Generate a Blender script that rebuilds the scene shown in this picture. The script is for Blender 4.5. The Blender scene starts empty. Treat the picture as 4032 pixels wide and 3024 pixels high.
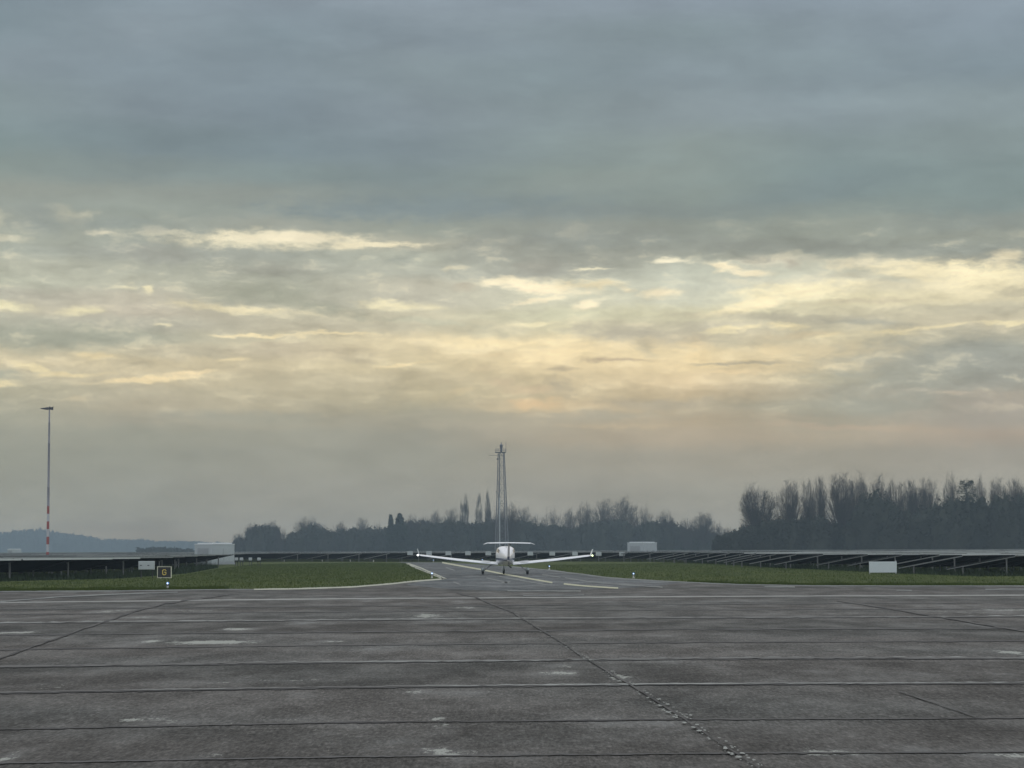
import bpy, math, random
import numpy as np
from mathutils import Vector, Matrix

sc = bpy.context.scene
COL = sc.collection
R = math.radians

# ------------------------------------------------------------------ camera
F = 8600.0                      # focal length in pixels of the 4032 px wide photograph
CX, CY, HOR = 2016.0, 1512.0, 2162.0
EYE = 1.7
PITCH = math.atan((HOR - CY) / F)
cam_d = bpy.data.cameras.new('camera')
cam = bpy.data.objects.new('camera', cam_d)
COL.objects.link(cam)
cam_d.sensor_width = 36.0
cam_d.lens = F / 4032 * 36.0
cam_d.clip_start = 0.5
cam_d.clip_end = 9000
cam.location = (0, 0, EYE)
ROLL = 0.0036                   # the camera leans a fifth of a degree
cam.rotation_euler = (Matrix.Rotation(math.pi / 2 + PITCH, 4, 'X') @ Matrix.Rotation(-ROLL, 4, 'Z')).to_euler()
sc.camera = cam

# ------------------------------------------------------------------ render / exposure
sc.view_settings.view_transform = 'Standard'
sc.view_settings.look = 'None'
sc.view_settings.exposure = 0.0
sc.view_settings.gamma = 1.0
sc.view_settings.use_curve_mapping = False
sc.render.engine = 'CYCLES'
sc.cycles.use_denoising = True
sc.cycles.max_bounces = 5
sc.cycles.diffuse_bounces = 2
sc.cycles.glossy_bounces = 2
sc.cycles.transmission_bounces = 4
sc.cycles.volume_bounces = 0
sc.cycles.transparent_max_bounces = 8


def lin(c):
    return tuple((v / 255 / 12.92) if v / 255 <= 0.04045 else ((v / 255 + 0.055) / 1.055) ** 2.4 for v in c)


# ------------------------------------------------------------------ world: clouded evening sky
SUN_EL, SUN_AZ = R(11), R(2)        # weak sun behind the cloud, ahead of the camera
OVERHEAD = (0.66, 0.71, 0.78)
BEHIND = (0.86, 0.90, 0.98)
w = bpy.data.worlds.new('World')
sc.world = w
w.use_nodes = True
nt = w.node_tree
nt.nodes.clear()


class G:
    """small helper for building node graphs"""
    def __init__(s, t):
        s.t = t

    def n(s, kind, **kw):
        nd = s.t.nodes.new(kind)
        for k, v in kw.items():
            setattr(nd, k, v)
        return nd

    def put(s, sock, v):
        if isinstance(v, bpy.types.NodeSocket):
            s.t.links.new(v, sock)
        else:
            if sock.type == 'RGBA' and len(v) == 3:
                v = (*v, 1)
            sock.default_value = v

    def m(s, op, a, b=0.0, c=None, clamp=False):
        nd = s.n('ShaderNodeMath', operation=op, use_clamp=clamp)
        s.put(nd.inputs[0], a)
        s.put(nd.inputs[1], b)
        if c is not None:
            s.put(nd.inputs[2], c)
        return nd.outputs[0]

    def v(s, op, a, b=(0, 0, 0)):
        nd = s.n('ShaderNodeVectorMath', operation=op)
        s.put(nd.inputs[0], a)
        s.put(nd.inputs[1], b)
        return nd.outputs['Value'] if op in ('LENGTH', 'DOT_PRODUCT') else nd.outputs[0]

    def rng(s, val, a, b, c=0.0, d=1.0, smooth=True):
        nd = s.n('ShaderNodeMapRange', interpolation_type='SMOOTHSTEP' if smooth else 'LINEAR')
        s.put(nd.inputs[0], val)
        for i, q in enumerate((a, b, c, d)):
            nd.inputs[1 + i].default_value = q
        return nd.outputs[0]

    def mix(s, f, a, b, blend='MIX'):
        nd = s.n('ShaderNodeMix', data_type='RGBA', blend_type=blend)
        s.put(nd.inputs[0], f)
        s.put(nd.inputs[6], a)
        s.put(nd.inputs[7], b)
        return nd.outputs[2]

    def noise(s, vec, scale, detail=4.0, rough=0.55, out='Fac', dims='3D'):
        nd = s.n('ShaderNodeTexNoise', noise_dimensions=dims)
        s.put(nd.inputs['Vector'], vec)
        nd.inputs['Scale'].default_value = scale
        nd.inputs['Detail'].default_value = detail
        nd.inputs['Roughness'].default_value = rough
        return nd.outputs[out]


g = G(nt)
tc = g.n('ShaderNodeTexCoord')
sep = g.n('ShaderNodeSeparateXYZ')
nt.links.new(tc.outputs['Generated'], sep.inputs[0])
dx, dy, dz = sep.outputs
az = g.m('ARCTAN2', dx, dy)
el = g.m('ARCSINE', dz)
# sky coordinates: thousandths of a (1/8600) radian of azimuth and elevation
sx = g.m('MULTIPLY_ADD', az, F / 1000, CX / 1000)
sy = g.m('MULTIPLY_ADD', sx, -ROLL, g.m('MULTIPLY_ADD', el, -F / 1000, HOR / 1000 + ROLL * CX / 1000))
cmb = g.n('ShaderNodeCombineXYZ')
nt.links.new(sx, cmb.inputs[0])
nt.links.new(sy, cmb.inputs[1])
S0 = cmb.outputs[0]
w1 = g.v('MULTIPLY', g.v('SUBTRACT', g.noise(g.v('MULTIPLY', S0, (2.6, 7.5, 1)), 1.0, 5, 0.6, 'Color'), (.5, .5, .5)), (0.16, 0.055, 0))
w2 = g.v('MULTIPLY', g.v('SUBTRACT', g.noise(g.v('MULTIPLY', S0, (13, 28, 1)), 1.0, 5, 0.65, 'Color'), (.5, .5, .5)), (0.085, 0.042, 0))
S = g.v('ADD', g.v('ADD', S0, w1), w2)
ss = g.n('ShaderNodeSeparateXYZ')
nt.links.new(S, ss.inputs[0])
SX, SY = ss.outputs[0], ss.outputs[1]
fx = g.m('DIVIDE', SX, 4.032)

SKY = [
 (0,    [(132,146,156),(133,147,156),(138,150,160),(140,153,163),(138,151,161),(138,151,162),(140,154,165),(143,156,167)]),
 (150,  [(128,143,150),(138,151,159),(130,145,153),(135,148,156),(131,145,152),(131,146,152),(133,147,155),(136,150,160)]),
 (300,  [(137,150,157),(134,148,156),(129,143,151),(134,148,154),(130,145,151),(134,148,155),(134,149,155),(130,145,153)]),
 (450,  [(136,150,153),(130,143,150),(126,140,148),(131,144,151),(132,146,150),(138,151,156),(139,153,159),(140,154,158)]),
 (600,  [(131,146,146),(127,141,145),(125,140,146),(127,141,147),(133,147,148),(139,152,150),(132,147,149),(136,150,151)]),
 (700,  [(138,150,146),(134,146,145),(130,144,144),(128,142,144),(137,150,147),(136,149,146),(128,144,145),(131,146,146)]),
 (780,  [(150,156,148),(148,155,148),(143,151,146),(133,145,144),(134,146,144),(137,149,145),(131,146,145),(132,147,146)]),
 (840,  [(156,163,155),(152,160,152),(146,154,148),(140,150,147),(133,144,143),(134,145,142),(139,150,145),(134,148,146)]),
 (900,  [(160,165,155),(155,162,153),(158,162,152),(150,157,148),(148,154,146),(146,153,145),(148,155,146),(145,153,147)]),
 (960,  [(170,174,160),(160,165,155),(178,178,162),(176,176,160),(152,157,148),(148,154,145),(150,156,146),(152,157,147)]),
 (1010, [(165,170,158),(165,168,158),(165,169,158),(185,188,172),(155,158,148),(165,168,155),(158,162,150),(152,157,148)]),
 (1070, [(182,183,166),(176,178,163),(168,170,156),(188,190,175),(164,166,155),(196,199,182),(200,200,180),(170,170,155)]),
 (1130, [(186,188,170),(190,190,172),(172,174,158),(193,190,172),(203,202,180),(203,205,187),(212,208,185),(225,215,182)]),
 (1190, [(186,184,168),(195,189,170),(174,174,157),(196,193,175),(208,206,182),(208,208,187),(225,217,182),(222,212,178)]),
 (1240, [(198,193,170),(196,189,170),(188,184,162),(205,199,174),(213,211,182),(214,209,178),(208,201,172),(198,192,168)]),
 (1290, [(182,181,163),(180,178,162),(190,184,162),(198,192,168),(215,208,176),(196,190,167),(200,194,169),(200,192,166)]),
 (1340, [(176,177,160),(178,178,160),(200,192,165),(225,211,175),(232,217,178),(200,190,164),(210,200,168),(182,178,158)]),
 (1390, [(195,188,162),(200,192,165),(197,187,162),(220,206,170),(238,220,179),(228,211,171),(210,197,164),(166,167,153)]),
 (1440, [(206,195,165),(205,193,162),(203,192,162),(206,194,161),(230,212,172),(228,209,168),(200,188,157),(162,163,152)]),
 (1500, [(190,184,160),(200,189,160),(194,185,158),(192,182,154),(212,197,162),(222,203,166),(180,175,152),(160,160,150)]),
 (1550, [(182,178,155),(185,178,155),(185,177,152),(185,177,150),(197,184,153),(203,187,155),(168,165,148),(162,160,148)]),
 (1600, [(172,170,151),(178,171,150),(179,172,149),(172,168,147),(200,183,151),(184,174,150),(165,163,147),(167,161,148)]),
 (1660, [(163,163,147),(165,162,146),(166,163,146),(163,160,144),(172,165,146),(180,168,145),(165,160,143),(165,160,148)]),
 (1720, [(156,157,144),(155,156,143),(156,156,143),(154,154,142),(166,159,142),(172,162,143),(170,162,144),(171,161,146)]),
 (1800, [(152,154,142),(151,153,142),(151,152,141),(152,153,142),(156,154,142),(159,156,143),(158,155,142),(159,156,145)]),
 (1950, [(150,152,142),(149,151,142),(150,151,142),(150,151,142),(151,151,142),(153,153,143),(154,153,143),(155,154,144)]),
 (2160, [(150,150,142),(150,149,141),(150,150,142),(150,150,142),(151,150,142),(152,151,142),(153,152,143),(153,152,143)]),
]
LOWGAIN = {}
DENS = 4.1e-4                      # density of the haze box built at the end
HAZE = (0.225, 0.265, 0.280)       # what a long path through that air looks like
c = None
prev = None
for y, cols in SKY:
    cr = g.n('ShaderNodeValToRGB')
    cr.color_ramp.interpolation = 'LINEAR'
    els = cr.color_ramp.elements
    while len(els) < 8:
        els.new(0.5)
    gn = LOWGAIN.get(y, 1.0)
    for i, (e, cc) in enumerate(zip(els, cols)):
        e.position = i * 547 / 4032
        e.color = (*[q * gn for q in lin(cc)], 1)
    # (a vanishing share of the colour so far keeps the graph evaluated in order)
    if c is None:
        nt.links.new(fx, cr.inputs[0])
    else:
        nt.links.new(g.m('MULTIPLY_ADD', g.v('DOT_PRODUCT', c, (1, 1, 1)), 1e-8, fx), cr.inputs[0])
    if c is None:
        c = cr.outputs[0]
    else:
        c = g.mix(g.rng(SY, prev / 1000, y / 1000), c, cr.outputs[0])
    prev = y

# cloud banks, gaps and lit edges: (x, y, rx, ry, tilt, colour, strength)
CR, CR2, GR = (244,232,198), (230,216,178), (164,166,153)
ST = [
 (1080,955,440,34,0,(226,219,190),.95),(1120,950,300,20,0,(240,230,200),.9),(1490,966,200,11,4,(238,228,196),.9),
 (650,935,150,11,0,(205,202,180),.7),(415,938,62,12,0,(220,214,190),.8),(50,970,95,15,0,(205,202,180),.8),
 (270,868,75,30,-20,(186,186,168),.8),(350,872,34,20,10,(186,186,168),.7),(15,890,40,38,0,(188,188,170),.7),
 (180,890,110,70,0,(152,159,153),.6),(450,900,160,22,0,(150,158,152),.6),
 (600,922,60,14,0,(185,184,168),.6),(620,1022,140,38,-5,(160,162,152),.8),(1080,1065,190,24,0,(160,161,149),.8),
 (800,970,28,8,0,(165,168,155),.7),
 (990,1165,250,38,0,(166,168,151),.7),(1260,1212,200,26,-6,(164,165,148),.8),(1650,815,640,45,2,(127,141,144),.75),
 (500,1148,55,10,0,(232,225,193),.8),(602,1158,20,14,0,(240,230,192),.8),
 (50,1232,110,17,-6,(232,224,187),.9),(330,1242,100,17,4,(233,224,187),.9),(930,1222,280,16,-4,(225,214,178),.8),
 (1560,1205,170,18,-3,(238,228,190),.8),(2130,1124,210,24,-6,CR,.95),(1960,1108,80,18,10,CR,.7),(2330,1120,140,15,0,CR2,.7),
 (2130,1180,140,12,8,CR,.8),(2320,1205,60,20,8,(252,240,205),1),(2470,1143,44,14,0,CR,.95),(2600,1160,90,20,3,CR,.95),
 (2335,1058,90,6,2,(232,226,196),.9),(2660,1034,75,9,0,(240,232,203),.95),(1790,1058,60,8,8,(225,218,190),.7),
 (1960,990,270,50,0,(157,160,150),.75),(2110,1055,110,34,0,(158,158,147),.8),(1600,1020,70,20,15,(160,165,155),.6),
 (1450,1025,50,9,10,(205,205,185),.6),(1600,1060,60,10,0,(205,205,185),.6),(1830,1130,60,14,0,(190,182,162),.6),(2500,1000,160,20,0,(160,163,152),.6),
 (2860,1056,70,15,-8,CR,.9),(2960,1080,130,13,-5,CR,.85),(3060,1035,150,26,0,(212,206,184),.7),(3110,1050,60,14,-25,(180,175,158),.7),
 (2980,1030,110,12,0,(166,165,152),.7),
 (3160,1155,290,34,3,(250,239,200),.95),(3000,1205,170,32,12,(248,236,196),.95),(2880,1238,140,12,5,(240,228,188),.9),
 (3400,1055,170,22,0,(222,214,186),.8),(3640,1090,250,36,-3,(245,233,195),.9),(3850,1115,200,50,0,(250,238,198),.9),
 (3945,1045,70,36,10,(232,221,188),.8),(3350,1100,60,11,0,(196,192,170),.7),(3500,1120,110,14,-5,(206,204,182),.8),(3100,1095,90,22,-5,(204,205,185),.7),
 (3430,1198,300,12,2,(205,196,168),.8),(3990,1185,110,22,0,(192,185,160),.8),(3750,1228,260,10,0,(196,190,165),.7),
 (3150,1262,500,16,-2,(186,181,160),.8),(3560,1150,110,10,0,(215,208,180),.6),
 (250,1345,380,46,2,(170,172,155),.85),(700,1390,260,22,-2,(186,179,156),.75),(380,1415,100,14,0,(226,210,170),.8),
 (620,1503,240,13,6,(236,217,175),.9),(760,1472,120,9,3,(240,221,180),.9),(150,1462,90,14,-20,(226,212,172),.8),(300,1490,150,9,2,(228,212,170),.7),
 (35,1528,50,14,0,(226,212,172),.8),(30,1490,70,26,0,(172,172,154),.8),(520,1445,90,20,0,(190,181,155),.6),(330,1585,60,14,0,(200,188,158),.5),
 (1010,1328,200,7,0,(238,222,180),.85),(1330,1318,170,8,0,(240,224,182),.85),(920,1420,50,8,6,(230,214,174),.8),(640,1293,40,6,0,(232,222,188),.7),
 (1100,1362,170,10,0,(192,182,158),.6),(1260,1390,120,22,0,(196,185,158),.6),
 (1920,1296,240,27,-2,(196,190,164),.8),(1690,1270,260,12,-4,(196,195,172),.6),(1672,1372,40,26,5,(198,187,158),.5),
 (1425,1412,100,28,5,(190,180,154),.8),(1580,1385,60,28,0,(206,194,162),.7),(1640,1530,110,62,0,(190,180,151),.75),(1450,1560,180,60,0,(184,176,151),.5),
 (1590,1440,110,10,8,(232,214,172),.8),(1800,1545,60,12,5,(214,198,162),.5),
 (2205,1530,66,32,-10,(184,173,148),.85),(2215,1455,60,12,0,(190,177,150),.75),(1920,1452,44,22,0,(206,191,158),.7),
 (1960,1512,66,18,0,(200,184,154),.7),(2080,1540,120,16,0,(204,186,155),.7),(2420,1425,130,8,-2,(196,180,152),.9),(2470,1312,250,30,-2,(188,182,162),.85),
 (2540,1375,40,34,0,(200,190,162),.7),(2130,1275,100,7,4,(238,228,190),.9),(2000,1350,330,20,0,(248,230,186),.8),(2220,1395,220,28,6,(249,229,184),.8),
 (1950,1400,90,8,0,(226,207,167),.6),(2110,1592,110,20,0,(218,192,153),.75),(2400,1640,300,18,0,(172,167,149),.7),(2600,1595,260,24,-3,(178,170,150),.7),
 (2900,1302,120,9,5,(232,219,178),.85),(3090,1295,90,11,0,(236,222,180),.85),(3260,1335,50,9,10,(232,218,178),.8),(3150,1330,160,12,0,(206,192,160),.6),
 (2740,1400,80,46,0,(240,219,174),.8),(3040,1385,60,30,0,(230,212,172),.7),(2930,1432,220,8,0,(188,178,153),.85),(2870,1340,90,34,0,(196,190,164),.5),
 (2900,1470,140,10,0,(232,211,170),.7),(3280,1455,80,8,-6,(214,200,166),.8),(3640,1460,420,110,0,(162,164,152),.7),(3850,1420,260,60,0,(158,161,152),.5),
 (3650,1312,260,8,5,(224,212,176),.9),(3950,1298,140,8,-3,(226,214,176),.9),(3500,1328,120,7,-3,(222,210,172),.8),(3440,1285,160,12,-3,(170,170,156),.7),
 (3620,1550,70,7,0,(182,178,162),.7),(3740,1562,80,5,0,(192,182,162),.7),(3900,1570,220,18,-2,(176,168,152),.6),(3450,1610,320,36,0,(158,160,148),.6),
 (3100,1610,300,20,-3,(168,165,147),.5),(3400,1690,420,12,-3,(180,166,146),.6),(2450,1680,260,9,0,(188,174,148),.6),
 (3000,985,900,34,-1,(147,152,144),.7),(2300,930,500,40,0,(146,152,146),.6),(500,560,650,60,-3,(124,139,144),.5),(3250,760,420,60,8,(126,141,144),.5),(2350,720,420,40,5,(144,155,151),.5),(1500,130,700,70,-8,(129,143,152),.5),(3500,300,600,80,10,(130,144,152),.45),
 (1000,1650,340,26,-2,(160,160,146),.6),(1750,1640,330,24,0,(166,163,146),.6),
]
nE = g.m('MULTIPLY', g.m('SUBTRACT', g.noise(g.v('MULTIPLY', S0, (9, 24, 1)), 1.0, 8, 0.68), 0.5), 2.3)
for i_st, (x, y, rx, ry, tilt, col, a) in enumerate(ST):
    if i_st % 5 == 0:
        Sq = g.v('ADD', S, g.v('MULTIPLY', c, (1e-8, 1e-8, 1e-8)))
    mp = g.n('ShaderNodeMapping', vector_type='TEXTURE')
    nt.links.new(Sq, mp.inputs[0])
    mp.inputs[1].default_value = (x / 1000, y / 1000, 0)
    mp.inputs[2].default_value = (0, 0, R(-tilt))
    mp.inputs[3].default_value = (rx / 1000, ry * 1.15 / 1000, 1)
    f = g.rng(g.m('ADD', g.v('LENGTH', mp.outputs[0]), nE) if a >= .6 else g.v('LENGTH', mp.outputs[0]), 1.35, 0.15, 0, min(1.0, a * 1.1))
    c = g.mix(f, c, lin(col))
# fine broken-cloud texture, strong in the bright belt, faint in the grey deck above
belt = g.m('MULTIPLY', g.rng(sy, .80, 1.05), g.rng(sy, 1.72, 1.50))
Sq = g.v('ADD', S, g.v('MULTIPLY', c, (1e-8, 1e-8, 1e-8)))
n1 = g.noise(g.v('MULTIPLY', Sq, (5, 15, 1)), 1.0, 9, 0.62)
n2 = g.noise(g.v('ADD', g.v('MULTIPLY', Sq, (2.2, 6.5, 1)), (7, 3, 0)), 1.0, 6, 0.55)
amp = g.m('MULTIPLY_ADD', belt, 0.72, 0.15)
val = g.m('MULTIPLY_ADD', g.m('SUBTRACT', n1, 0.5), amp, 1.0)
val = g.m('MULTIPLY', val, g.m('MULTIPLY_ADD', g.m('SUBTRACT', n2, 0.5), 0.38, 1.0))
vc = g.n('ShaderNodeCombineXYZ')
for i in range(3):
    nt.links.new(val, vc.inputs[i])
c = g.mix(1.0, c, vc.outputs[0], 'MULTIPLY')
c = g.mix(g.m('MULTIPLY', g.m('MULTIPLY', g.rng(n1, .54, .68), belt), 0.22), c, lin((247, 233, 195)))
# thicker, brighter cover overhead and behind the viewer
c = g.mix(g.rng(sy, -0.4, -4.5), c, OVERHEAD)
c = g.mix(g.rng(dy, 0.55, -0.3), c, BEHIND)
# the sky's own brightness beyond the haze: (seen - haze * (1 - T)) / T
path = g.m('MINIMUM', g.m('DIVIDE', 41.0, g.m('MAXIMUM', dz, 0.001)), 3300.0)
iT = g.m('EXPONENT', g.m('MULTIPLY', path, DENS))
front = g.m('MAXIMUM', g.rng(dy, 0.5, 0.8), 0.0)
iT = g.m('ADD', g.m('MULTIPLY', g.m('SUBTRACT', iT, 1.0), front), 1.0)
itv = g.n('ShaderNodeCombineXYZ')
for i in range(3):
    nt.links.new(iT, itv.inputs[i])
c = g.v('ADD', g.v('MULTIPLY', g.v('SUBTRACT', c, HAZE), itv.outputs[0]), HAZE)
c = g.mix(g.rng(dz, -0.005, -0.03), c, (0.05, 0.055, 0.045))
skyt = g.n('ShaderNodeTexSky', sky_type='NISHITA')
skyt.sun_disc = False
skyt.sun_elevation = SUN_EL
skyt.sun_rotation = SUN_AZ
skys = g.v('MULTIPLY', skyt.outputs[0], (0.08, 0.08, 0.08))
c = g.mix(0.006, c, skys)
bg = g.n('ShaderNodeBackground')
nt.links.new(c, bg.inputs[0])
bg.inputs[1].default_value = 1.0
wo = g.n('ShaderNodeOutputWorld')
nt.links.new(bg.outputs[0], wo.inputs[0])
w.cycles.sampling_method = 'MANUAL'
w.cycles.sample_map_resolution = 512

# ------------------------------------------------------------------ sun (veiled by cloud)
sd = bpy.data.lights.new('sun', 'SUN')
sd.energy = 0.5
sd.angle = R(75)
sd.color = (1.0, 0.88, 0.70)
so = bpy.data.objects.new('sun', sd)
COL.objects.link(so)
sdir = Vector((math.sin(SUN_AZ) * math.cos(SUN_EL), math.cos(SUN_AZ) * math.cos(SUN_EL), math.sin(SUN_EL)))
so.rotation_euler = sdir.to_track_quat('Z', 'Y').to_euler()
so.location = (0, 300, 80)


# ------------------------------------------------------------------ helpers
def gp(x, y):
    """ground point that stands at pixel (x, y) of the photograph"""
    cp, sp = math.cos(PITCH), math.sin(PITCH)
    u0, v0 = (x - CX) / F, (CY - y) / F
    u, v = u0 + v0 * ROLL, v0 - u0 * ROLL
    d = (u, cp - v * sp, sp + v * cp)
    t = -EYE / d[2]
    return (d[0] * t, d[1] * t)


def px(x, D):
    return (x - CX - (HOR - CY) * ROLL) * D / F


def hz(y, D, x=CX):
    return EYE + (HOR - y - (x - CX) * ROLL) * D / F


def tag(o, label=None, cat=None, group=None, kind=None):
    if label: o['label'] = label
    if cat: o['category'] = cat
    if group: o['group'] = group
    if kind: o['kind'] = kind
    return o


def empty(name, loc=(0, 0, 0), rz=0.0):
    o = bpy.data.objects.new(name, None)
    o.empty_display_size = 0.5
    o.location = loc
    o.rotation_euler = (0, 0, rz)
    COL.objects.link(o)
    return o


class MB:
    def __init__(s):
        s.v, s.f, s.mi = [], [], []

    def add(s, vs, fs, mi=0):
        b = len(s.v)
        s.v += [tuple(p) for p in vs]
        s.f += [tuple(b + i for i in f) for f in fs]
        s.mi += [mi] * len(fs)
        return s

    def box(s, c, d, rz=0.0, rx=0.0, ry=0.0, mi=0, taper=1.0):
        M = Matrix.Rotation(rz, 3, 'Z') @ Matrix.Rotation(ry, 3, 'Y') @ Matrix.Rotation(rx, 3, 'X')
        vs = []
        for z in (-1, 1):
            k = taper if z > 0 else 1
            for (x, y) in ((-1, -1), (1, -1), (1, 1), (-1, 1)):
                vs.append(M @ Vector((x * d[0] / 2 * k, y * d[1] / 2 * k, z * d[2] / 2)) + Vector(c))
        s.add(vs, [(0, 3, 2, 1), (4, 5, 6, 7), (0, 1, 5, 4), (1, 2, 6, 5), (2, 3, 7, 6), (3, 0, 4, 7)], mi)
        return s

    def tube(s, pts, rs, n=8, mi=0, cap=True):
        pts = [Vector(p) for p in pts]
        if not hasattr(rs, '__len__'):
            rs = [rs] * len(pts)
        vs, fs = [], []
        for i, p in enumerate(pts):
            a = pts[max(i - 1, 0)]
            b = pts[min(i + 1, len(pts) - 1)]
            d = (b - a).normalized()
            q = Vector((0, 0, 1)) if abs(d.z) < 0.9 else Vector((0, 1, 0))
            e1 = d.cross(q).normalized()
            e2 = d.cross(e1).normalized()
            for k in range(n):
                t = 2 * math.pi * k / n
                vs.append(p + e1 * math.cos(t) * rs[i] + e2 * math.sin(t) * rs[i])
        for i in range(len(pts) - 1):
            for k in range(n):
                k2 = (k + 1) % n
                fs.append((i * n + k, i * n + k2, (i + 1) * n + k2, (i + 1) * n + k))
        if cap:
            fs.append(tuple(range(n - 1, -1, -1)))
            fs.append(tuple((len(pts) - 1) * n + k for k in range(n)))
        return s.add(vs, fs, mi)

    def lathe(s, prof, c=(0, 0, 0), n=16, axis='Z', mi=0):
        vs, fs = [], []
        for r, z in prof:
            for k in range(n):
                t = 2 * math.pi * k / n
                p = (r * math.cos(t), r * math.sin(t), z)
                if axis == 'X': p = (z, p[0], p[1])
                if axis == 'Y': p = (p[0], z, p[1])
                vs.append((p[0] + c[0], p[1] + c[1], p[2] + c[2]))
        m = len(prof)
        for i in range(m - 1):
            for k in range(n):
                k2 = (k + 1) % n
                fs.append((i * n + k, i * n + k2, (i + 1) * n + k2, (i + 1) * n + k))
        fs.append(tuple(range(n - 1, -1, -1)))
        fs.append(tuple((m - 1) * n + k for k in range(n)))
        return s.add(vs, fs, mi)

    def build(s, name, mats, parent=None, smooth=False, bevel=0.0):
        me = bpy.data.meshes.new(name)
        me.from_pydata(s.v, [], s.f)
        for m in (mats if isinstance(mats, (list, tuple)) else [mats]):
            me.materials.append(m)
        me.polygons.foreach_set('material_index', s.mi)
        me.update()
        if smooth:
            me.polygons.foreach_set('use_smooth', [True] * len(me.polygons))
            me.set_sharp_from_angle(angle=R(38))
        o = bpy.data.objects.new(name, me)
        COL.objects.link(o)
        if parent: o.parent = parent
        if bevel:
            b = o.modifiers.new('bevel', 'BEVEL')
            b.width = bevel
            b.segments = 2
        return o


def raw_mesh(name, V, Fc, mat):
    """mesh from numpy arrays: V (n,3), Fc (m,k) all faces the same size"""
    me = bpy.data.meshes.new(name)
    V = np.asarray(V, dtype=np.float32)
    Fc = np.asarray(Fc, dtype=np.int32)
    m, k = Fc.shape
    me.vertices.add(len(V))
    me.vertices.foreach_set('co', V.ravel())
    me.loops.add(m * k)
    me.loops.foreach_set('vertex_index', Fc.ravel())
    me.polygons.add(m)
    me.polygons.foreach_set('loop_start', np.arange(0, m * k, k, dtype=np.int32))
    me.materials.append(mat)
    me.update(calc_edges=True)
    return me


def link(name, me, parent=None):
    o = bpy.data.objects.new(name, me)
    COL.objects.link(o)
    if parent: o.parent = parent
    return o


def copy_tree(o, parent=None):
    c_ = o.copy()
    COL.objects.link(c_)
    c_.parent = parent
    for ch in list(o.children):
        copy_tree(ch, c_)
    return c_


# ------------------------------------------------------------------ materials
def mat(name, col, rough=0.6, metal=0.0, spec=0.5, var=0.0, vscale=3.0, bump=0.0, bscale=20.0, emit=None, estr=0.0, coord='Object'):
    m = bpy.data.materials.new(name)
    m.use_nodes = True
    t = m.node_tree
    b = t.nodes['Principled BSDF']
    q = G(t)
    b.inputs['Base Color'].default_value = (*col, 1)
    b.inputs['Roughness'].default_value = rough
    b.inputs['Metallic'].default_value = metal
    b.inputs['Specular IOR Level'].default_value = spec
    if var or bump:
        tcn = q.n('ShaderNodeTexCoord').outputs[coord]
    if var:
        nz = q.noise(tcn, vscale, 6, 0.6)
        k = q.m('MULTIPLY_ADD', q.m('SUBTRACT', nz, 0.5), var * 2, 1.0)
        cv = q.n('ShaderNodeCombineXYZ')
        for i in range(3):
            t.links.new(k, cv.inputs[i])
        t.links.new(q.mix(1.0, col, cv.outputs[0], 'MULTIPLY'), b.inputs['Base Color'])
        t.links.new(q.m('MULTIPLY_ADD', q.m('SUBTRACT', nz, 0.5), 0.3, rough, clamp=True), b.inputs['Roughness'])
    if bump:
        bn = q.n('ShaderNodeBump')
        bn.inputs['Strength'].default_value = bump
        bn.inputs['Distance'].default_value = 0.02
        t.links.new(q.noise(tcn, bscale, 4, 0.6), bn.inputs['Height'])
        t.links.new(bn.outputs[0], b.inputs['Normal'])
    if emit:
        b.inputs['Emission Color'].default_value = (*emit, 1)
        b.inputs['Emission Strength'].default_value = estr
    return m


def obj_uv(q):
    tcn = q.n('ShaderNodeTexCoord').outputs['Object']
    return tcn


PATCH = [  # worn pale patches: pixel x, y, half width px, half height px, strength
 (830,2530,190,9,1.0),(600,2526,60,7,.6),(930,2478,90,6,.7),(440,2408,90,8,.45),(560,2432,90,5,.5),(60,2492,110,6,.7),
 (1727,2830,45,9,.85),(1750,2855,60,40,.35),(1740,2965,190,22,.48),(1780,2975,80,10,.7),(1680,2425,70,11,.7),(1830,2393,80,5,.5),
 (2200,2652,100,12,.55),(2200,2622,80,10,.35),(2440,2668,60,18,.6),(1640,2726,50,12,.5),(2620,2800,30,14,.4),(560,2835,120,14,.55),
 (700,2845,300,16,.3),(3250,2965,190,16,.5),(3950,2975,140,18,.5),(3980,2570,60,10,.8),(3800,2410,220,16,.3),(3950,2400,200,10,.5),
 (30,2985,50,30,.55),(800,2690,300,12,.25),(1100,2680,260,12,.25),(700,2600,300,10,.2),(3650,2385,200,8,.3),(420,2450,60,3,.8),
 (1300,2528,70,8,.4),(820,2976,120,10,.35),(2150,2836,120,12,.25),(1160,2836,140,10,.35),(760,2406,120,4,.4),(200,2700,200,20,.25),
]


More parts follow.
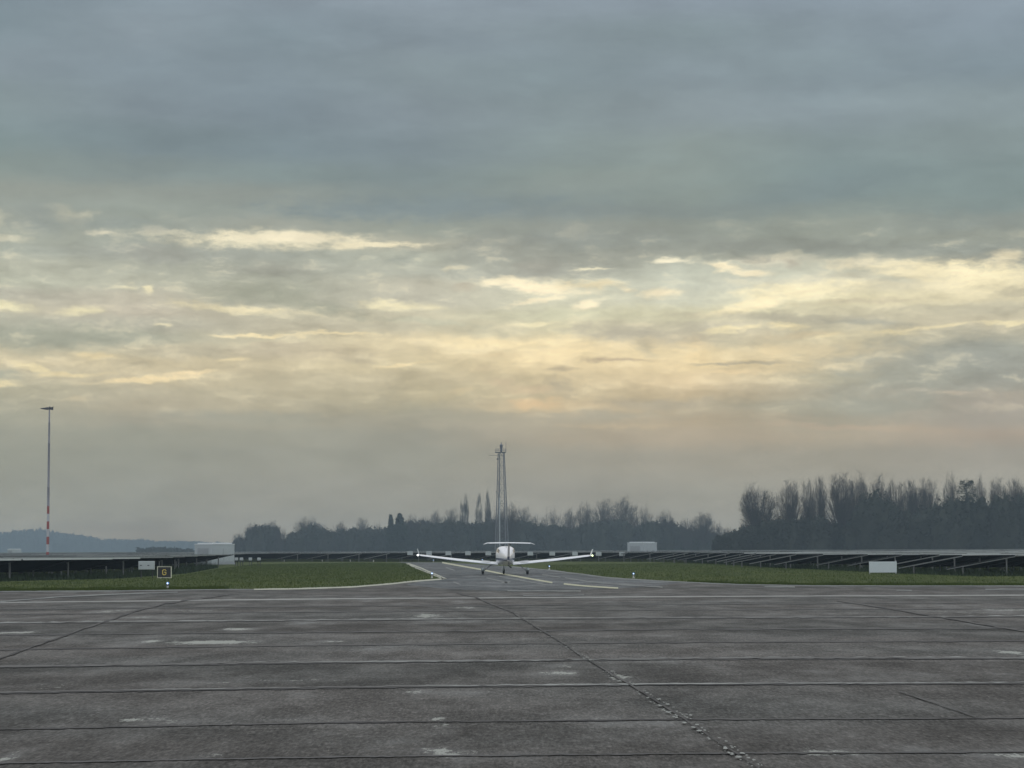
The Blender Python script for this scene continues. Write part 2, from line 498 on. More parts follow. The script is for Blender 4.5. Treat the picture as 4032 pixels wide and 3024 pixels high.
def pavement(name, base, seed=0.0, patches=True, dark=None):
    m = bpy.data.materials.new(name)
    m.use_nodes = True
    t = m.node_tree
    b = t.nodes['Principled BSDF']
    q = G(t)
    P = obj_uv(q)
    Ps = q.v('ADD', P, (seed, seed * 1.7, 0))
    # across-slab smears (long in x), slab tone, aggregate mottling
    # the aggregate stands up, so at a low angle its mottling is drawn out in depth
    big = q.noise(q.v('MULTIPLY', Ps, (0.07, 0.09, 1)), 1.0, 5, 0.55)
    smear = q.noise(q.v('MULTIPLY', Ps, (0.75, 0.26, 1)), 1.0, 7, 0.66)
    mid = q.noise(q.v('MULTIPLY', Ps, (8, 2.2, 1)), 1.0, 7, 0.72)
    fine = q.noise(q.v('MULTIPLY', Ps, (32, 5.5, 1)), 1.0, 5, 0.75)
    k = q.m('MULTIPLY_ADD', q.m('SUBTRACT', big, 0.5), 0.8, 1.0)
    k = q.m('MULTIPLY', k, q.m('MULTIPLY_ADD', q.m('SUBTRACT', smear, 0.5), 1.15, 1.0))
    k = q.m('MULTIPLY', k, q.m('MULTIPLY_ADD', q.m('SUBTRACT', mid, 0.5), 2.0, 1.0))
    k = q.m('MULTIPLY', k, q.m('MULTIPLY_ADD', q.m('SUBTRACT', fine, 0.5), 4.6, 1.0))
    mott = q.noise(q.v('MULTIPLY', q.v('ADD', Ps, (3.1, 9.2, 0)), (19, 3.8, 1)), 1.0, 5, 0.7)
    k = q.m('MULTIPLY', k, q.m('MULTIPLY_ADD', q.m('SUBTRACT', mott, 0.5), 2.6, 1.0))
    spp = q.n('ShaderNodeSeparateXYZ')
    t.links.new(P, spp.inputs[0])
    wn = q.n('ShaderNodeTexWhiteNoise', noise_dimensions='1D')
    t.links.new(q.m('FLOOR', q.m('DIVIDE', q.m('SUBTRACT', spp.outputs[1], 20.95), 5.87)), wn.inputs['W'])
    k = q.m('MULTIPLY', k, q.m('MULTIPLY_ADD', q.m('SUBTRACT', wn.outputs['Value'], 0.5), 0.46, 1.0))
    k = q.m('MAXIMUM', k, 0.22)
    cv = q.n('ShaderNodeCombineXYZ')
    for i in range(3):
        t.links.new(k, cv.inputs[i])
    tint = q.mix(q.rng(q.noise(Ps, 0.12, 3, 0.5), .38, .62), base, (base[0] * 0.93, base[1] * 1.0, base[2] * 1.02))
    c_ = q.mix(1.0, tint, cv.outputs[0], 'MULTIPLY')
    # pale dried film left in streaks
    film = q.m('MULTIPLY', q.rng(smear, .53, .72), q.rng(big, .44, .60))
    c_ = q.mix(q.m('MULTIPLY', film, 0.6), c_, (0.19, 0.20, 0.195))
    # loose pale grit
    grit = q.m('MULTIPLY', q.rng(q.noise(q.v('MULTIPLY', Ps, (22, 4.5, 1)), 1.0, 6, 0.8), .57, .70), q.rng(smear, .44, .60, .35, 1.0))
    c_ = q.mix(q.m('MULTIPLY', grit, 0.55), c_, (0.24, 0.245, 0.225))
    # dark specks and small stains
    vo = q.n('ShaderNodeTexVoronoi')
    q.put(vo.inputs['Vector'], q.v('MULTIPLY', Ps, (0.5, 0.35, 1)))
    vo.inputs['Scale'].default_value = 1.3
    spk = q.rng(vo.outputs['Distance'], .030, .018)
    c_ = q.mix(q.m('MULTIPLY', spk, .8), c_, (0.012, 0.012, 0.012))
    if patches:
        brk = q.noise(q.v('MULTIPLY', Ps, (4.5, 2.0, 1)), 1.0, 8, 0.74)
        acc = None
        for (x, y, rx, ry, a) in PATCH:
            gx, gy = gp(x, y)
            D = gy
            wx = rx * D / F
            wy = ry * D * D / (EYE * F)
            mp = q.n('ShaderNodeMapping', vector_type='TEXTURE')
            t.links.new(P, mp.inputs[0])
            mp.inputs[1].default_value = (gx, gy, 0)
            mp.inputs[3].default_value = (wx, wy, 100)
            f = q.rng(q.v('LENGTH', mp.outputs[0]), 1.5, 0.0, 0, a)
            acc = f if acc is None else q.m('MAXIMUM', acc, f)
        c_ = q.mix(q.m('MULTIPLY', q.m('MULTIPLY', acc, q.rng(smear, .36, .60)), .55), c_, (0.23, 0.235, 0.225))
        # ragged: patch strength pushes the threshold of a broken noise
        th = q.m('MULTIPLY_ADD', acc, 0.42, q.m('MULTIPLY_ADD', q.m('SUBTRACT', fine, .5), .35, brk))
        f = q.rng(th, .66, .75)
        c_ = q.mix(q.m('MULTIPLY', f, .80), c_, (0.40, 0.41, 0.36))
    t.links.new(c_, b.inputs['Base Color'])
    t.links.new(q.m('MULTIPLY_ADD', q.m('SUBTRACT', smear, 0.5), -0.5, 0.74, clamp=True), b.inputs['Roughness'])
    t.links.new(q.m('MULTIPLY_ADD', q.rng(smear, .40, .62), 0.18, 0.10), b.inputs['Specular IOR Level'])
    bn = q.n('ShaderNodeBump')
    bn.inputs['Strength'].default_value = 0.5
    bn.inputs['Distance'].default_value = 0.012
    t.links.new(q.m('ADD', fine, mid), bn.inputs['Height'])
    t.links.new(bn.outputs[0], b.inputs['Normal'])
    return m


def broken(name, col, under, scale=(1.5, 1.5, 1), lo=.40, hi=.55, rough=0.8):
    """worn paint or filler: col breaking up to `under`"""
    m = bpy.data.materials.new(name)
    m.use_nodes = True
    t = m.node_tree
    b = t.nodes['Principled BSDF']
    q = G(t)
    P = obj_uv(q)
    nz = q.noise(q.v('MULTIPLY', P, scale), 1.0, 8, 0.7)
    c_ = q.mix(q.rng(nz, lo, hi), under, col)
    f = q.noise(P, 30, 4, .7)
    cv = q.n('ShaderNodeCombineXYZ')
    k = q.m('MULTIPLY_ADD', q.m('SUBTRACT', f, 0.5), .8, 1.0)
    for i in range(3):
        t.links.new(k, cv.inputs[i])
    t.links.new(q.mix(1.0, c_, cv.outputs[0], 'MULTIPLY'), b.inputs['Base Color'])
    b.inputs['Roughness'].default_value = rough
    return m


PAVE = (0.076, 0.0705, 0.064)
M = {}
M['apron'] = pavement('worn_concrete', PAVE)
M['taxi'] = pavement('taxiway_asphalt', (0.092, 0.097, 0.098), 31.0, patches=False)
M['joint'] = broken('joint_sealant', (0.022, 0.020, 0.021), (0.070, 0.067, 0.063), (.22, .5, 1), .42, .60)
M['joint_soft'] = broken('joint_soft', (0.040, 0.039, 0.037), (0.075, 0.073, 0.07), (.22, 1, 1), .42, .60)
M['joint_pale'] = broken('spalled_joint_edge', (0.30, 0.31, 0.285), (0.09, 0.087, 0.081), (.10, 1.4, 1), .47, .60)
M['filler'] = mat('pale_filler', (0.30, 0.31, 0.28), 0.85, var=0.4, vscale=5)
M['joint_long'] = broken('long_joint_sealant', (0.020, 0.019, 0.019), (0.075, 0.071, 0.066), (1.2, .35, 1), .44, .56)
M['line_white'] = broken('worn_white_paint', (0.34, 0.34, 0.31), (0.10, 0.098, 0.092), (.07, 1.2, 1), .34, .58)
M['line_faint'] = broken('ghost_paint', (0.21, 0.22, 0.20), (0.10, 0.105, 0.105), (.3, .5, 1), .38, .6)
M['line_yellow'] = broken('yellow_paint', (0.46, 0.45, 0.30), (0.26, 0.25, 0.18), (.5, .5, 1), .2, .4)
M['line_edge'] = broken('pale_edge_paint', (0.42, 0.42, 0.33), (0.22, 0.22, 0.18), (.4, .4, 1), .3, .46)


def grass_mat(name, a, b_, sc=1.0):
    m = bpy.data.materials.new(name)
    m.use_nodes = True
    t = m.node_tree
    b = t.nodes['Principled BSDF']
    q = G(t)
    P = obj_uv(q)
    n_a = q.noise(q.v('MULTIPLY', P, (0.25 * sc, 0.10 * sc, 1)), 1.0, 6, .6)
    n_b = q.noise(P, 2.2 * sc, 6, .7)
    c_ = q.mix(q.rng(n_a, .42, .58), a, b_)
    c_ = q.mix(q.m('MULTIPLY', q.rng(q.noise(q.v('MULTIPLY', P, (.8, .16, 1)), 1.0, 6, .65), .52, .62), .28), c_, (.09, .094, .034))
    c_ = q.mix(q.m('MULTIPLY', q.rng(q.noise(q.v('MULTIPLY', q.v('ADD', P, (40, 3, 0)), (1.1, .35, 1)), 1.0, 4, .6), .60, .66), .75), c_, (.018, .026, .008))
    k = q.m('MULTIPLY_ADD', q.m('SUBTRACT', n_b, 0.5), 1.3, 1.0)
    cv = q.n('ShaderNodeCombineXYZ')
    for i in range(3):
        t.links.new(k, cv.inputs[i])
    t.links.new(q.mix(1.0, c_, cv.outputs[0], 'MULTIPLY'), b.inputs['Base Color'])
    b.inputs['Roughness'].default_value = 0.95
    b.inputs['Specular IOR Level'].default_value = 0.1
    return m


M['grass'] = grass_mat('meadow_grass', (0.048, 0.070, 0.014), (0.070, 0.090, 0.020))
M['blade'] = mat('grass_blades', (0.058, 0.082, 0.017), 0.9, spec=0.1, var=0.7, vscale=0.7)
M['weed'] = mat('weed_leaves', (0.030, 0.045, 0.022), 0.9, spec=0.1, var=0.6, vscale=0.9)
M['bark'] = mat('bare_bark', (0.050, 0.045, 0.040), 0.95, spec=0.1, var=0.3, vscale=2)
M['twig'] = mat('bare_twigs', (0.060, 0.052, 0.046), 0.95, spec=0.05)
M['wood'] = mat('undergrowth_mass', (0.038, 0.042, 0.032), 0.95, spec=0.05, var=0.55, vscale=0.12)
M['evergreen'] = mat('evergreen_foliage', (0.022, 0.034, 0.020), 0.9, spec=0.1, var=0.5, vscale=0.5)
M['galv'] = mat('galvanised_steel', (0.42, 0.44, 0.44), 0.45, 0.7, var=0.15, vscale=1.5)
M['post'] = mat('weathered_post', (0.13, 0.135, 0.13), 0.7, 0.2, var=0.3, vscale=3)
M['rafter'] = mat('rafter_steel', (0.22, 0.235, 0.23), 0.6, 0.3, var=0.2)
M['rail'] = mat('panel_edge_rail', (0.60, 0.64, 0.61), 0.5, 0.4, var=0.15)
M['pvtop'] = mat('solar_glass', (0.012, 0.014, 0.022), 0.38, spec=0.4, var=0.2, vscale=.5)
M['pvback'] = mat('panel_backsheet', (0.006, 0.006, 0.007), 0.7, spec=0.0)
M['alu'] = mat('aluminium_frame', (0.62, 0.66, 0.64), 0.35, 0.85, var=0.1)
M['cab'] = mat('pale_cabinet_paint', (0.41, 0.455, 0.45), 0.55, var=0.10, vscale=.8)
M['cab_grey'] = mat('grey_louvre', (0.34, 0.37, 0.37), 0.6, var=0.12, vscale=4)
M['cab_roof'] = mat('cabinet_roof', (0.62, 0.66, 0.65), 0.5, var=0.1)
M['dark'] = mat('dark_plastic_and_shade', (0.02, 0.02, 0.022), 0.5)
M['white'] = mat('gloss_white_paint', (0.80, 0.82, 0.84), 0.28, var=0.03, vscale=1.2)
M['board'] = mat('white_board_paint', (0.56, 0.62, 0.62), 0.6, var=0.08, vscale=2)
M['signframe'] = mat('sign_frame_paint', (0.72, 0.72, 0.55), 0.5)
M['signface'] = mat('sign_black', (0.012, 0.012, 0.012), 0.35)
M['signyellow'] = mat('sign_yellow', (0.75, 0.58, 0.12), 0.5)
M['red'] = mat('band_red', (0.30, 0.075, 0.065), 0.5, var=0.1)
M['bandwhite'] = mat('band_white', (0.45, 0.47, 0.47), 0.5, var=0.1)
M['lampblue'] = mat('blue_lamp', (0.05, 0.15, 0.5), 0.2, emit=(0.16, 0.42, 1.0), estr=0.6)
M['lampcore'] = mat('lit_lamp_core', (0.9, 0.95, 1.0), 0.2, emit=(0.75, 0.88, 1.0), estr=1.6)
M['strobe'] = mat('wingtip_strobe', (1, 1, 1), 0.2, emit=(0.95, 0.98, 1.0), estr=5.0)
M['navgreen'] = mat('wingtip_green_light', (.8, 1, .6), 0.2, emit=(0.85, 1.0, 0.55), estr=4.0)
M['stone'] = mat('pale_post', (0.5, 0.5, 0.46), 0.7)
M['tyre'] = mat('tyre_rubber', (0.012, 0.012, 0.012), 0.85)
M['glass'] = mat('tinted_window', (0.06, 0.035, 0.03), 0.08, spec=0.8)
M['strut'] = mat('painted_strut', (0.28, 0.28, 0.29), 0.4)
M['mast'] = mat('mast_steel', (0.32, 0.32, 0.35), 0.55, 0.3, var=0.1)
M['towerm'] = mat('tower_steel', (0.17, 0.17, 0.18), 0.6, 0.2, var=0.15)
M['towerwhite'] = mat('tower_pale_tube', (0.50, 0.54, 0.54), 0.5)
M['towerdark'] = mat('tower_dark_steel', (0.06, 0.06, 0.075), 0.6)
M['roof'] = mat('roof_tiles', (0.055, 0.05, 0.048), 0.8, var=0.2)
M['wall'] = mat('pale_render', (0.07, 0.07, 0.07), 0.9, var=0.1)


# ------------------------------------------------------------------ ground
def sheet(name, pts, z, m, sub=False):
    b = MB()
    b.add([(p[0], p[1], z) for p in pts], [tuple(range(len(pts)))])
    o = b.build(name, m)
    return o


def quadgrid(name, x0, x1, y0, y1, z, m):
    b = MB()
    b.add([(x0, y0, z), (x1, y0, z), (x1, y1, z), (x0, y1, z)], [(0, 1, 2, 3)])
    return tag(b.build(name, m), kind='structure')


quadgrid('grass_field', -3250, 3250, -60, 3250, 0, M['grass'])

EDGE = [(-500,2330),(0,2328.5),(453,2326),(900,2321),(1153,2319),(1280,2315),(1406,2310.5),(1551,2298),(1672,2285),(1745,2279.6),
        (1636,2234.5),(1600,2218),(1560,2213.5),(1741,2214.5),(1850,2220),(2016,2231),(2164,2245),(2400,2275),(2495,2281.6),(2707,2292.6),
        (2910,2301),(3200,2306),(3600,2307),(4032,2307),(4600,2307)]
eg = [gp(*p) for p in EDGE]
ap = [(-90, -40)] + [(-90, eg[0][1])] + eg + [(90, eg[-1][1]), (90, -40)]
# concave outline: triangulated by the mesh itself
tag(sheet('apron', ap[::-1], 0.004, M['apron']), kind='structure')
TX = [(1745,2279.6),(1636,2234.5),(1600,2218),(1560,2213.5),(1741,2214.5),(1850,2220),(2016,2231),(2164,2245),(2400,2275),(2495,2281.6),(2707,2292.6),
      (2560,2311),(2300,2322),(2000,2328),(1760,2320),(1600,2303),(1672,2285.5)]
tag(sheet('taxiway', [gp(*p) for p in TX][::-1], 0.008, M['taxi']), kind='structure')


def strip(b, pts, wd, z=0.012, jitter=0.0, seed=1):
    """flat ribbon of width wd (m) along ground points"""
    rnd = random.Random(seed)
    P = [Vector(p) for p in pts]
    out = []
    for i in range(len(P) - 1):
        L = (P[i + 1] - P[i]).length
        n = max(1, int(L / 0.6)) if jitter else 1
        for k in range(n):
            out.append(P[i].lerp(P[i + 1], k / n))
    out.append(P[-1])
    vs = []
    for i, p in enumerate(out):
        d = (out[min(i + 1, len(out) - 1)] - out[max(i - 1, 0)]).normalized()
        nrm = Vector((-d.y, d.x))
        o1 = wd / 2 * (1 + rnd.uniform(-jitter, jitter))
        o2 = wd / 2 * (1 + rnd.uniform(-jitter, jitter))
        sh = rnd.uniform(-jitter, jitter) * wd * .4
        vs += [(*(p + nrm * (o1 + sh)), z), (*(p - nrm * (o2 - sh)), z)]
    b.add(vs, [(2 * i, 2 * i + 1, 2 * i + 3, 2 * i + 2) for i in range(len(out) - 1)])


def ribbon(name, lst, tpx, m, z=0.012, jitter=0.25, seed=1):
    """ground bands along photo points; tpx is the apparent thickness, turned into metres on the ground"""
    b = MB()
    for j, l in enumerate(lst):
        t = tpx[j] if isinstance(tpx, (list, tuple)) else tpx
        rnd = random.Random(seed + j)
        pts = []
        for p, q_ in zip(l[:-1], l[1:]):
            L_ = math.hypot(q_[0] - p[0], q_[1] - p[1])
            n = max(1, int(L_ / 26))
            for k in range(n):
                f = k / n
                pts.append((p[0] + (q_[0] - p[0]) * f, p[1] + (q_[1] - p[1]) * f))
        pts.append(l[-1])
        vs = []
        wob = 0.0
        for i, p in enumerate(pts):
            a_, c_ = pts[max(i - 1, 0)], pts[min(i + 1, len(pts) - 1)]
            dx_, dy_ = c_[0] - a_[0], c_[1] - a_[1]
            L_ = math.hypot(dx_, dy_)
            nx, ny = -dy_ / L_, dx_ / L_
            wob = .8 * wob + rnd.gauss(0, jitter) * t * .10
            o1 = t / 2 * (1 + rnd.uniform(-jitter, jitter)) + wob
            o2 = -t / 2 * (1 + rnd.uniform(-jitter, jitter)) + wob
            A1, B1 = gp(p[0] + nx * o1, p[1] + ny * o1), gp(p[0] + nx * o2, p[1] + ny * o2)
            vs += [(*B1, z), (*A1, z)]
        b.add(vs, [(2 * i, 2 * i + 1, 2 * i + 3, 2 * i + 2)[::-1] for i in range(len(pts) - 1)])
    return tag(b.build(name, m), kind='structure')


JX = lambda a, b_, c_, d: [(-120, a + (a - b_) * .09), (0, a), (1344, b_), (2688, c_), (4032, d), (4200, d)]
ribbon('cross_joints', [JX(2560,2541.5,2531,2526), JX(2733,2711,2698.5,2693.5), JX(2876,2848,2837,2831), JX(2457,2444,2435.5,2430.5)], [4.5,5,4.5,3], M['joint'], 0.012, .5, 3)
ribbon('faint_joints', [JX(2502,2490,2480,2476), JX(2421,2410,2402,2398), JX(2400,2388,2380,2374), JX(3010,2985,2972,2965), JX(2631,2613,2599,2597)], [4,3,3,5,3], M['joint_soft'], 0.012, .6, 13)
ribbon('pale_joint_edges', [JX(2627.5,2609.5,2595.5,2593.5), JX(2454.5,2441.5,2433,2428), JX(2730,2708,2695.5,2690.5)], [6,4,4], M['joint_pale'], 0.016, .7, 23)
ribbon('white_cross_line', [JX(2374,2358.5,2350.5,2344.5)], 4.5, M['line_white'], 0.012, .2, 33)
LA = [(1797,2335),(1873,2354),(2018,2414),(2103.6,2468),(2219,2538),(2310,2599),(2486,2705),(2688,2833),(2734,2866),(2925,2991),(3040,3066)]
LB = [(911,2341),(650,2377),(522.5,2410.6),(425,2447),(331,2477),(267,2502),(109,2556),(0,2596),(-160,2655)]
LC = [(3296,2368),(3447.5,2389),(3678,2429),(3903,2468),(4032,2487),(4160,2508)]
LD = [(3539,2727),(3700,2780),(3842,2830)]
ribbon('lengthwise_joints', [LA, LB, LC], [5,6,4], M['joint_long'], 0.020, .6, 43)
ribbon('faint_lengthwise_joint', [LD], 4, M['joint_soft'], 0.020, .6, 44)
# crumbled pale filler beside the long joint: small irregular flat chips
rnd = random.Random(5)
cb = MB()
for (ya, yb, dens, spread) in ((2400,2545,60,.03),(2550,2610,50,.03),(2650,2705,50,.035),(2725,2840,80,.035),(2850,2960,28,.02),(2960,3030,30,.03)):
    for i in range(dens):
        y = rnd.uniform(ya, yb)
        for (p, q_) in zip(LA[:-1], LA[1:]):
            if p[1] <= y <= q_[1]:
                x = p[0] + (q_[0] - p[0]) * (y - p[1]) / (q_[1] - p[1])
        gx, gy = gp(x, y)
        gx += rnd.choice((-1, 1)) * (0.03 + abs(rnd.gauss(0, spread * .7)))
        gy += rnd.gauss(0, .1)
        s_ = rnd.uniform(.004, .016) * rnd.choice((1, 1, 1, 1.8))
        n_ = rnd.randint(5, 7)
        vs = [(gx + math.cos(6.283 * k / n_) * s_ * rnd.uniform(.5, 1.3), gy + math.sin(6.283 * k / n_) * s_ * 3.5 * rnd.uniform(.5, 1.3), 0.024 + .0001 * (i % 7)) for k in range(n_)]
        cb.add(vs, [tuple(range(n_))])
tag(cb.build('crumbled_joint_filler', M['filler']), kind='stuff', label='pale crumbled filler along the long diagonal pavement joint', cat='rubble')

# painted lines
ribbon('yellow_centre_line', [[(1741,2215.6),(1889,2242),(1976,2260),(2175,2295)], [(2220,2300),(2305,2308.6),(2400,2315),(2434,2316.5)]], 5.5, M['line_yellow'], 0.016, .08, 51)
ribbon('edge_line', [[(1600,2219.5),(1636,2236.5),(1744.7,2280.5)], [(1606,2218.5),(1660,2238.5),(1758,2280.5),(1740,2281)],
                     [(1745,2280.6),(1672,2286),(1600,2293),(1551,2299),(1406,2311.5),(1280,2316),(1153,2320),(1000,2322)]], [4.5,4.5,5.5], M['line_edge'], 0.016, .2, 61)
ribbon('pale_edge_line', [[(2016,2232),(2164,2246),(2400,2276),(2495,2282.8),(2707,2294),(2910,2302.3),(3200,2307.5),(4032,2308.5),(4400,2308.5)],
                          [(-200,2331),(0,2330),(453,2328),(900,2322.5),(1000,2322)]], 4, M['line_faint'], 0.016, .3, 66)
ribbon('faded_markings', [[(1915,2277),(1980,2290.5),(2005,2299.5)], [(1965,2270.6),(2106,2296),(2160,2305)], [(2135,2263),(2207,2274)], [(2224,2276),(2323,2292),(2399,2299.5),(2609,2314)],
                          [(1755.5,2236),(1790,2247)], [(1998,2328.5),(2287,2328.5)], [(2060,2348),(2300,2345)], [(0,2371),(230,2352),(450,2341),(700,2333)], [(3010,2311),(3130,2312.5)],
                          [(1785,2293),(1815,2304)], [(3880,2322),(4032,2322),(4150,2322)], [(2010,2292),(1975,2297)], [(3530,2326),(3590,2326.5)]], 4.5, M['line_faint'], 0.020, .3, 71)

# ------------------------------------------------------------------ field of solar panels
BND = [(-700,2303),(0,2290),(489,2277),(734,2258),(807,2244),(861,2238),(925,2228),(945,2218),(1000,2214),(1160,2212),(1800,2212),(2000,2211),(2340,2211),(2660,2213),(2788,2219),
       (2925,2223),(3050,2234),(3146,2239),(3313,2243),(3450,2244),(3700,2253),(3860,2266),(4032,2266),(4900,2260)]
bnd = [gp(*p) for p in BND]
clear = [(-300, -50), (-300, bnd[0][1])] + bnd + [(300, bnd[-1][1]), (300, -50)]


def inside(poly, x, y):
    r = False
    j = len(poly) - 1
    for i in range(len(poly)):
        if (poly[i][1] > y) != (poly[j][1] > y) and x < (poly[j][0] - poly[i][0]) * (y - poly[i][1]) / (poly[j][1] - poly[i][1]) + poly[i][0]:
            r = not r
        j = i
    return r


Q = Vector(gp(489, 2277))
A_ = Vector((0.5, 0.866)).normalized()
N_ = Vector((-A_.y, A_.x))          # down-slope of the near tables
HI, LO, LH, PITCHR = 1.22, 0.44, 4.3, 5.3
TH = 0.04
RZ = math.atan2(A_.y, A_.x)
slope = math.atan2(HI - LO, LH)

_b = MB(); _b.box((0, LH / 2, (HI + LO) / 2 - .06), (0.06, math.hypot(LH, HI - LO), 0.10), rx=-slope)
raf0 = _b.build('rafter', M['dark']); RAF_SHADE = raf0.data; bpy.data.objects.remove(raf0)  # inner rafters: shade under the panels put in as a dark colour
# shared meshes, in the row frame (local x along the row, local y down-slope)
_b = MB(); _b.box((0, LH / 2, (HI + LO) / 2 - .06), (0.06, math.hypot(LH, HI - LO), 0.10), rx=-slope)
raf0 = _b.build('rafter', M['rafter']); RAF = raf0.data; bpy.data.objects.remove(raf0)
_b = MB(); _b.box((0, 0.55, (HI - .16) / 2), (0.10, 0.07, HI - .16)); _b.box((0, 0.58, HI - .22), (0.16, 0.03, 0.16))
p0 = _b.build('post', M['post']); POSTH = p0.data; bpy.data.objects.remove(p0)
_b = MB(); _b.box((0, 3.3, .27), (0.10, 0.07, .54))
p0 = _b.build('post', M['post']); POSTL = p0.data; bpy.data.objects.remove(p0)


def deck(b, s0, s1, y0, z0, y1, z1, mtop=0, mbot=1):
    """sloping panel slab from (y0,z0) to (y1,z1) between s0 and s1"""
    t = TH
    vs = [(s0, y0, z0), (s1, y0, z0), (s1, y1, z1), (s0, y1, z1)]
    vs += [(x, y, z - t) for x, y, z in vs]
    b.add(vs, [(0, 1, 2, 3) if y1 > y0 else (3, 2, 1, 0)], mtop)
    b.add(vs, [(7, 6, 5, 4)], mbot)
    b.add(vs, [(0, 4, 5, 1), (1, 5, 6, 2), (2, 6, 7, 3), (3, 7, 4, 0)], mbot)


rows = []
for k in range(-24, 60):
    base = Q + N_ * (PITCHR * k)
    seg = None
    for i in range(-160, 760):
        s = i * 1.0
        p = base + A_ * s
        mid_ = p + N_ * 2.0
        ok = 85 < p.y < 640 and abs(mid_.x) < 0.262 * mid_.y + 6 and not inside(clear, p.x, p.y)
        if ok and seg is None:
            seg = s
        if (not ok or i == 759) and seg is not None:
            if s - seg > 9:
                rows.append((k, base, seg, s - 1))
            seg = None

rnd = random.Random(11)
row_objs = []
for (k, base, s0, s1) in rows:
    st = base + A_ * s0
    root = empty('solar_panel_row', (st.x, st.y, 0), RZ)
    L = s1 - s0
    b = MB()
    # panels in tables of 12 m with a small gap and slightly uneven set
    x = 0.0
    fr = MB()
    tabs = []
    rh = .10 if k in (0, 1) else (.018 if k > -3 else .03 + .015 * (k % 3))
    while x < L - 1:
        e = min(x + 12.0, L)
        dz_ = rnd.uniform(-.025, .025)
        deck(b, x, e - .15, 0, HI + dz_, LH, LO + dz_)
        fr.box(((x + e - .15) / 2, -0.022, HI + dz_ - .02), (e - .15 - x, 0.04, rh))
        tabs.append((x, e, dz_))
        x = e
    b.build('panel_table', [M['pvtop'], M['pvback']], root)
    fr.build('edge_rail', M['rail'], root)
    near = st.y < 200
    # rafters and posts where the row end is open to view
    reach = min(L, 50 if near else 14)
    xs = 0.05
    n = 0
    while xs < reach and n < 12:
        link('rafter', RAF if n == 0 else RAF_SHADE, root).location = (xs, 0, 0)
        if n % 2 == 0 or near:
            link('post', POSTH, root).location = (xs + .09, 0, 0)
            link('post', POSTL, root).location = (xs + .09, 0, 0)
        xs += 5.5 + rnd.uniform(-.6, .6)
        n += 1
    row_objs.append((k, root, st, L))

# labels by where each row starts
side = {'l': [], 'c': [], 'r': []}
for t_ in row_objs:
    st = t_[2]
    u = CX + st.x / st.y * F
    side['l' if (u < 900 and st.y < 240) else ('r' if u > 2400 else 'c')].append(t_)
ONES = ['first', 'second', 'third', 'fourth', 'fifth', 'sixth', 'seventh', 'eighth', 'ninth']
TEENS = ['tenth', 'eleventh', 'twelfth', 'thirteenth', 'fourteenth', 'fifteenth', 'sixteenth', 'seventeenth', 'eighteenth', 'nineteenth']
ORD = ONES + TEENS
for a_, b_ in (('twentieth', 'twenty'), ('thirtieth', 'thirty'), ('fortieth', 'forty'), ('fiftieth', 'fifty')):
    ORD += [a_] + [b_ + '-' + q_ for q_ in ONES]
for key, txt in (('l', 'low dark solar panel row behind the left grass, {} from the apron'),
                 ('c', 'dark solar panel row beyond the taxiway end, {} counting from the right'),
                 ('r', 'dark solar panel row with pale rafters behind the right grass, {} from the apron')):
    lst = sorted(side[key], key=lambda q_: q_[0] if key == 'c' else q_[2].y)
    for i, t_ in enumerate(lst):
        tag(t_[1], txt.format(ORD[i]), 'solar panels', 'rows of solar panels')


# ------------------------------------------------------------------ small cabinets, boards, sign
def inverter(x, y, D, wpx, hpx, label, group, ped=True, handles=False, cat='inverter box'):
    wd, ht = wpx * D / F, hpx * D / F
    z0 = hz(y + hpx / 2, D, x)
    root = empty('inverter_box', (px(x, D), D, 0))
    b = MB(); b.box((0, 0, z0 + ht / 2), (wd, .28, ht))
    b.build('housing', M['cab'], root, bevel=.02)
    b = MB(); b.box((0, -.152, z0 + ht / 2), (wd * .93, .02, ht * .88))
    d_ = b.build('door', M['cab'], root, bevel=.006)
    if handles:
        for sgn in (-1, 1):
            b = MB(); b.box((sgn * wd * .24 - wd * .1, -.175, z0 + ht * .52), (wd * .12, .03, ht * .08)); b.build('handle', M['dark'], d_)
    for sgn in (-1, 1):
        b = MB(); b.box((sgn * wd * .36, .11, (z0 + .05) / 2), (.06, .05, z0 + .05)); b.build('leg', M['dark'], root)
    return tag(root, label, cat, group)


GI = 'pale inverter boxes at the ends of the solar rows'
tag(inverter(582, 2226, 134, 62, 34, 'pale box with two dark handles under the left solar panels', None, handles=True))
IV = [1616,1690,1766,1843,1923,2088,2174,2263,2356,2448]
IVL = ['pale box at row end just left of the left winglet', 'leftmost pale box seen above the left wing', 'second pale box from the left above the left wing', 'third pale box from the left above the left wing',
       'pale box above the left wing nearest the aircraft body', 'pale box above the right wing nearest the aircraft body', 'second pale box right of the aircraft body above its wing',
       'pale box above the outer half of the right wing', 'pale box just outside the right winglet', 'pale box left of the right transformer cabinet']
for x, lb in zip(IV, IVL):
    inverter(x, 2179.5 + (x - 2000) * .004, 287, 22, 15, lb, GI)
for x, lb in zip((934, 954, 989, 1023), ('small pale box touching the right side of the left transformer cabinet', 'pale box right of the left transformer cabinet, nearest to it', 'middle pale box right of the left transformer cabinet', 'pale box farthest right of the left transformer cabinet')):
    inverter(x, 2201, 232, 13, 11, lb, GI)
inverter(3372, 2194, 190, 30, 9, 'pale box under the right panels, left of the white board', GI)


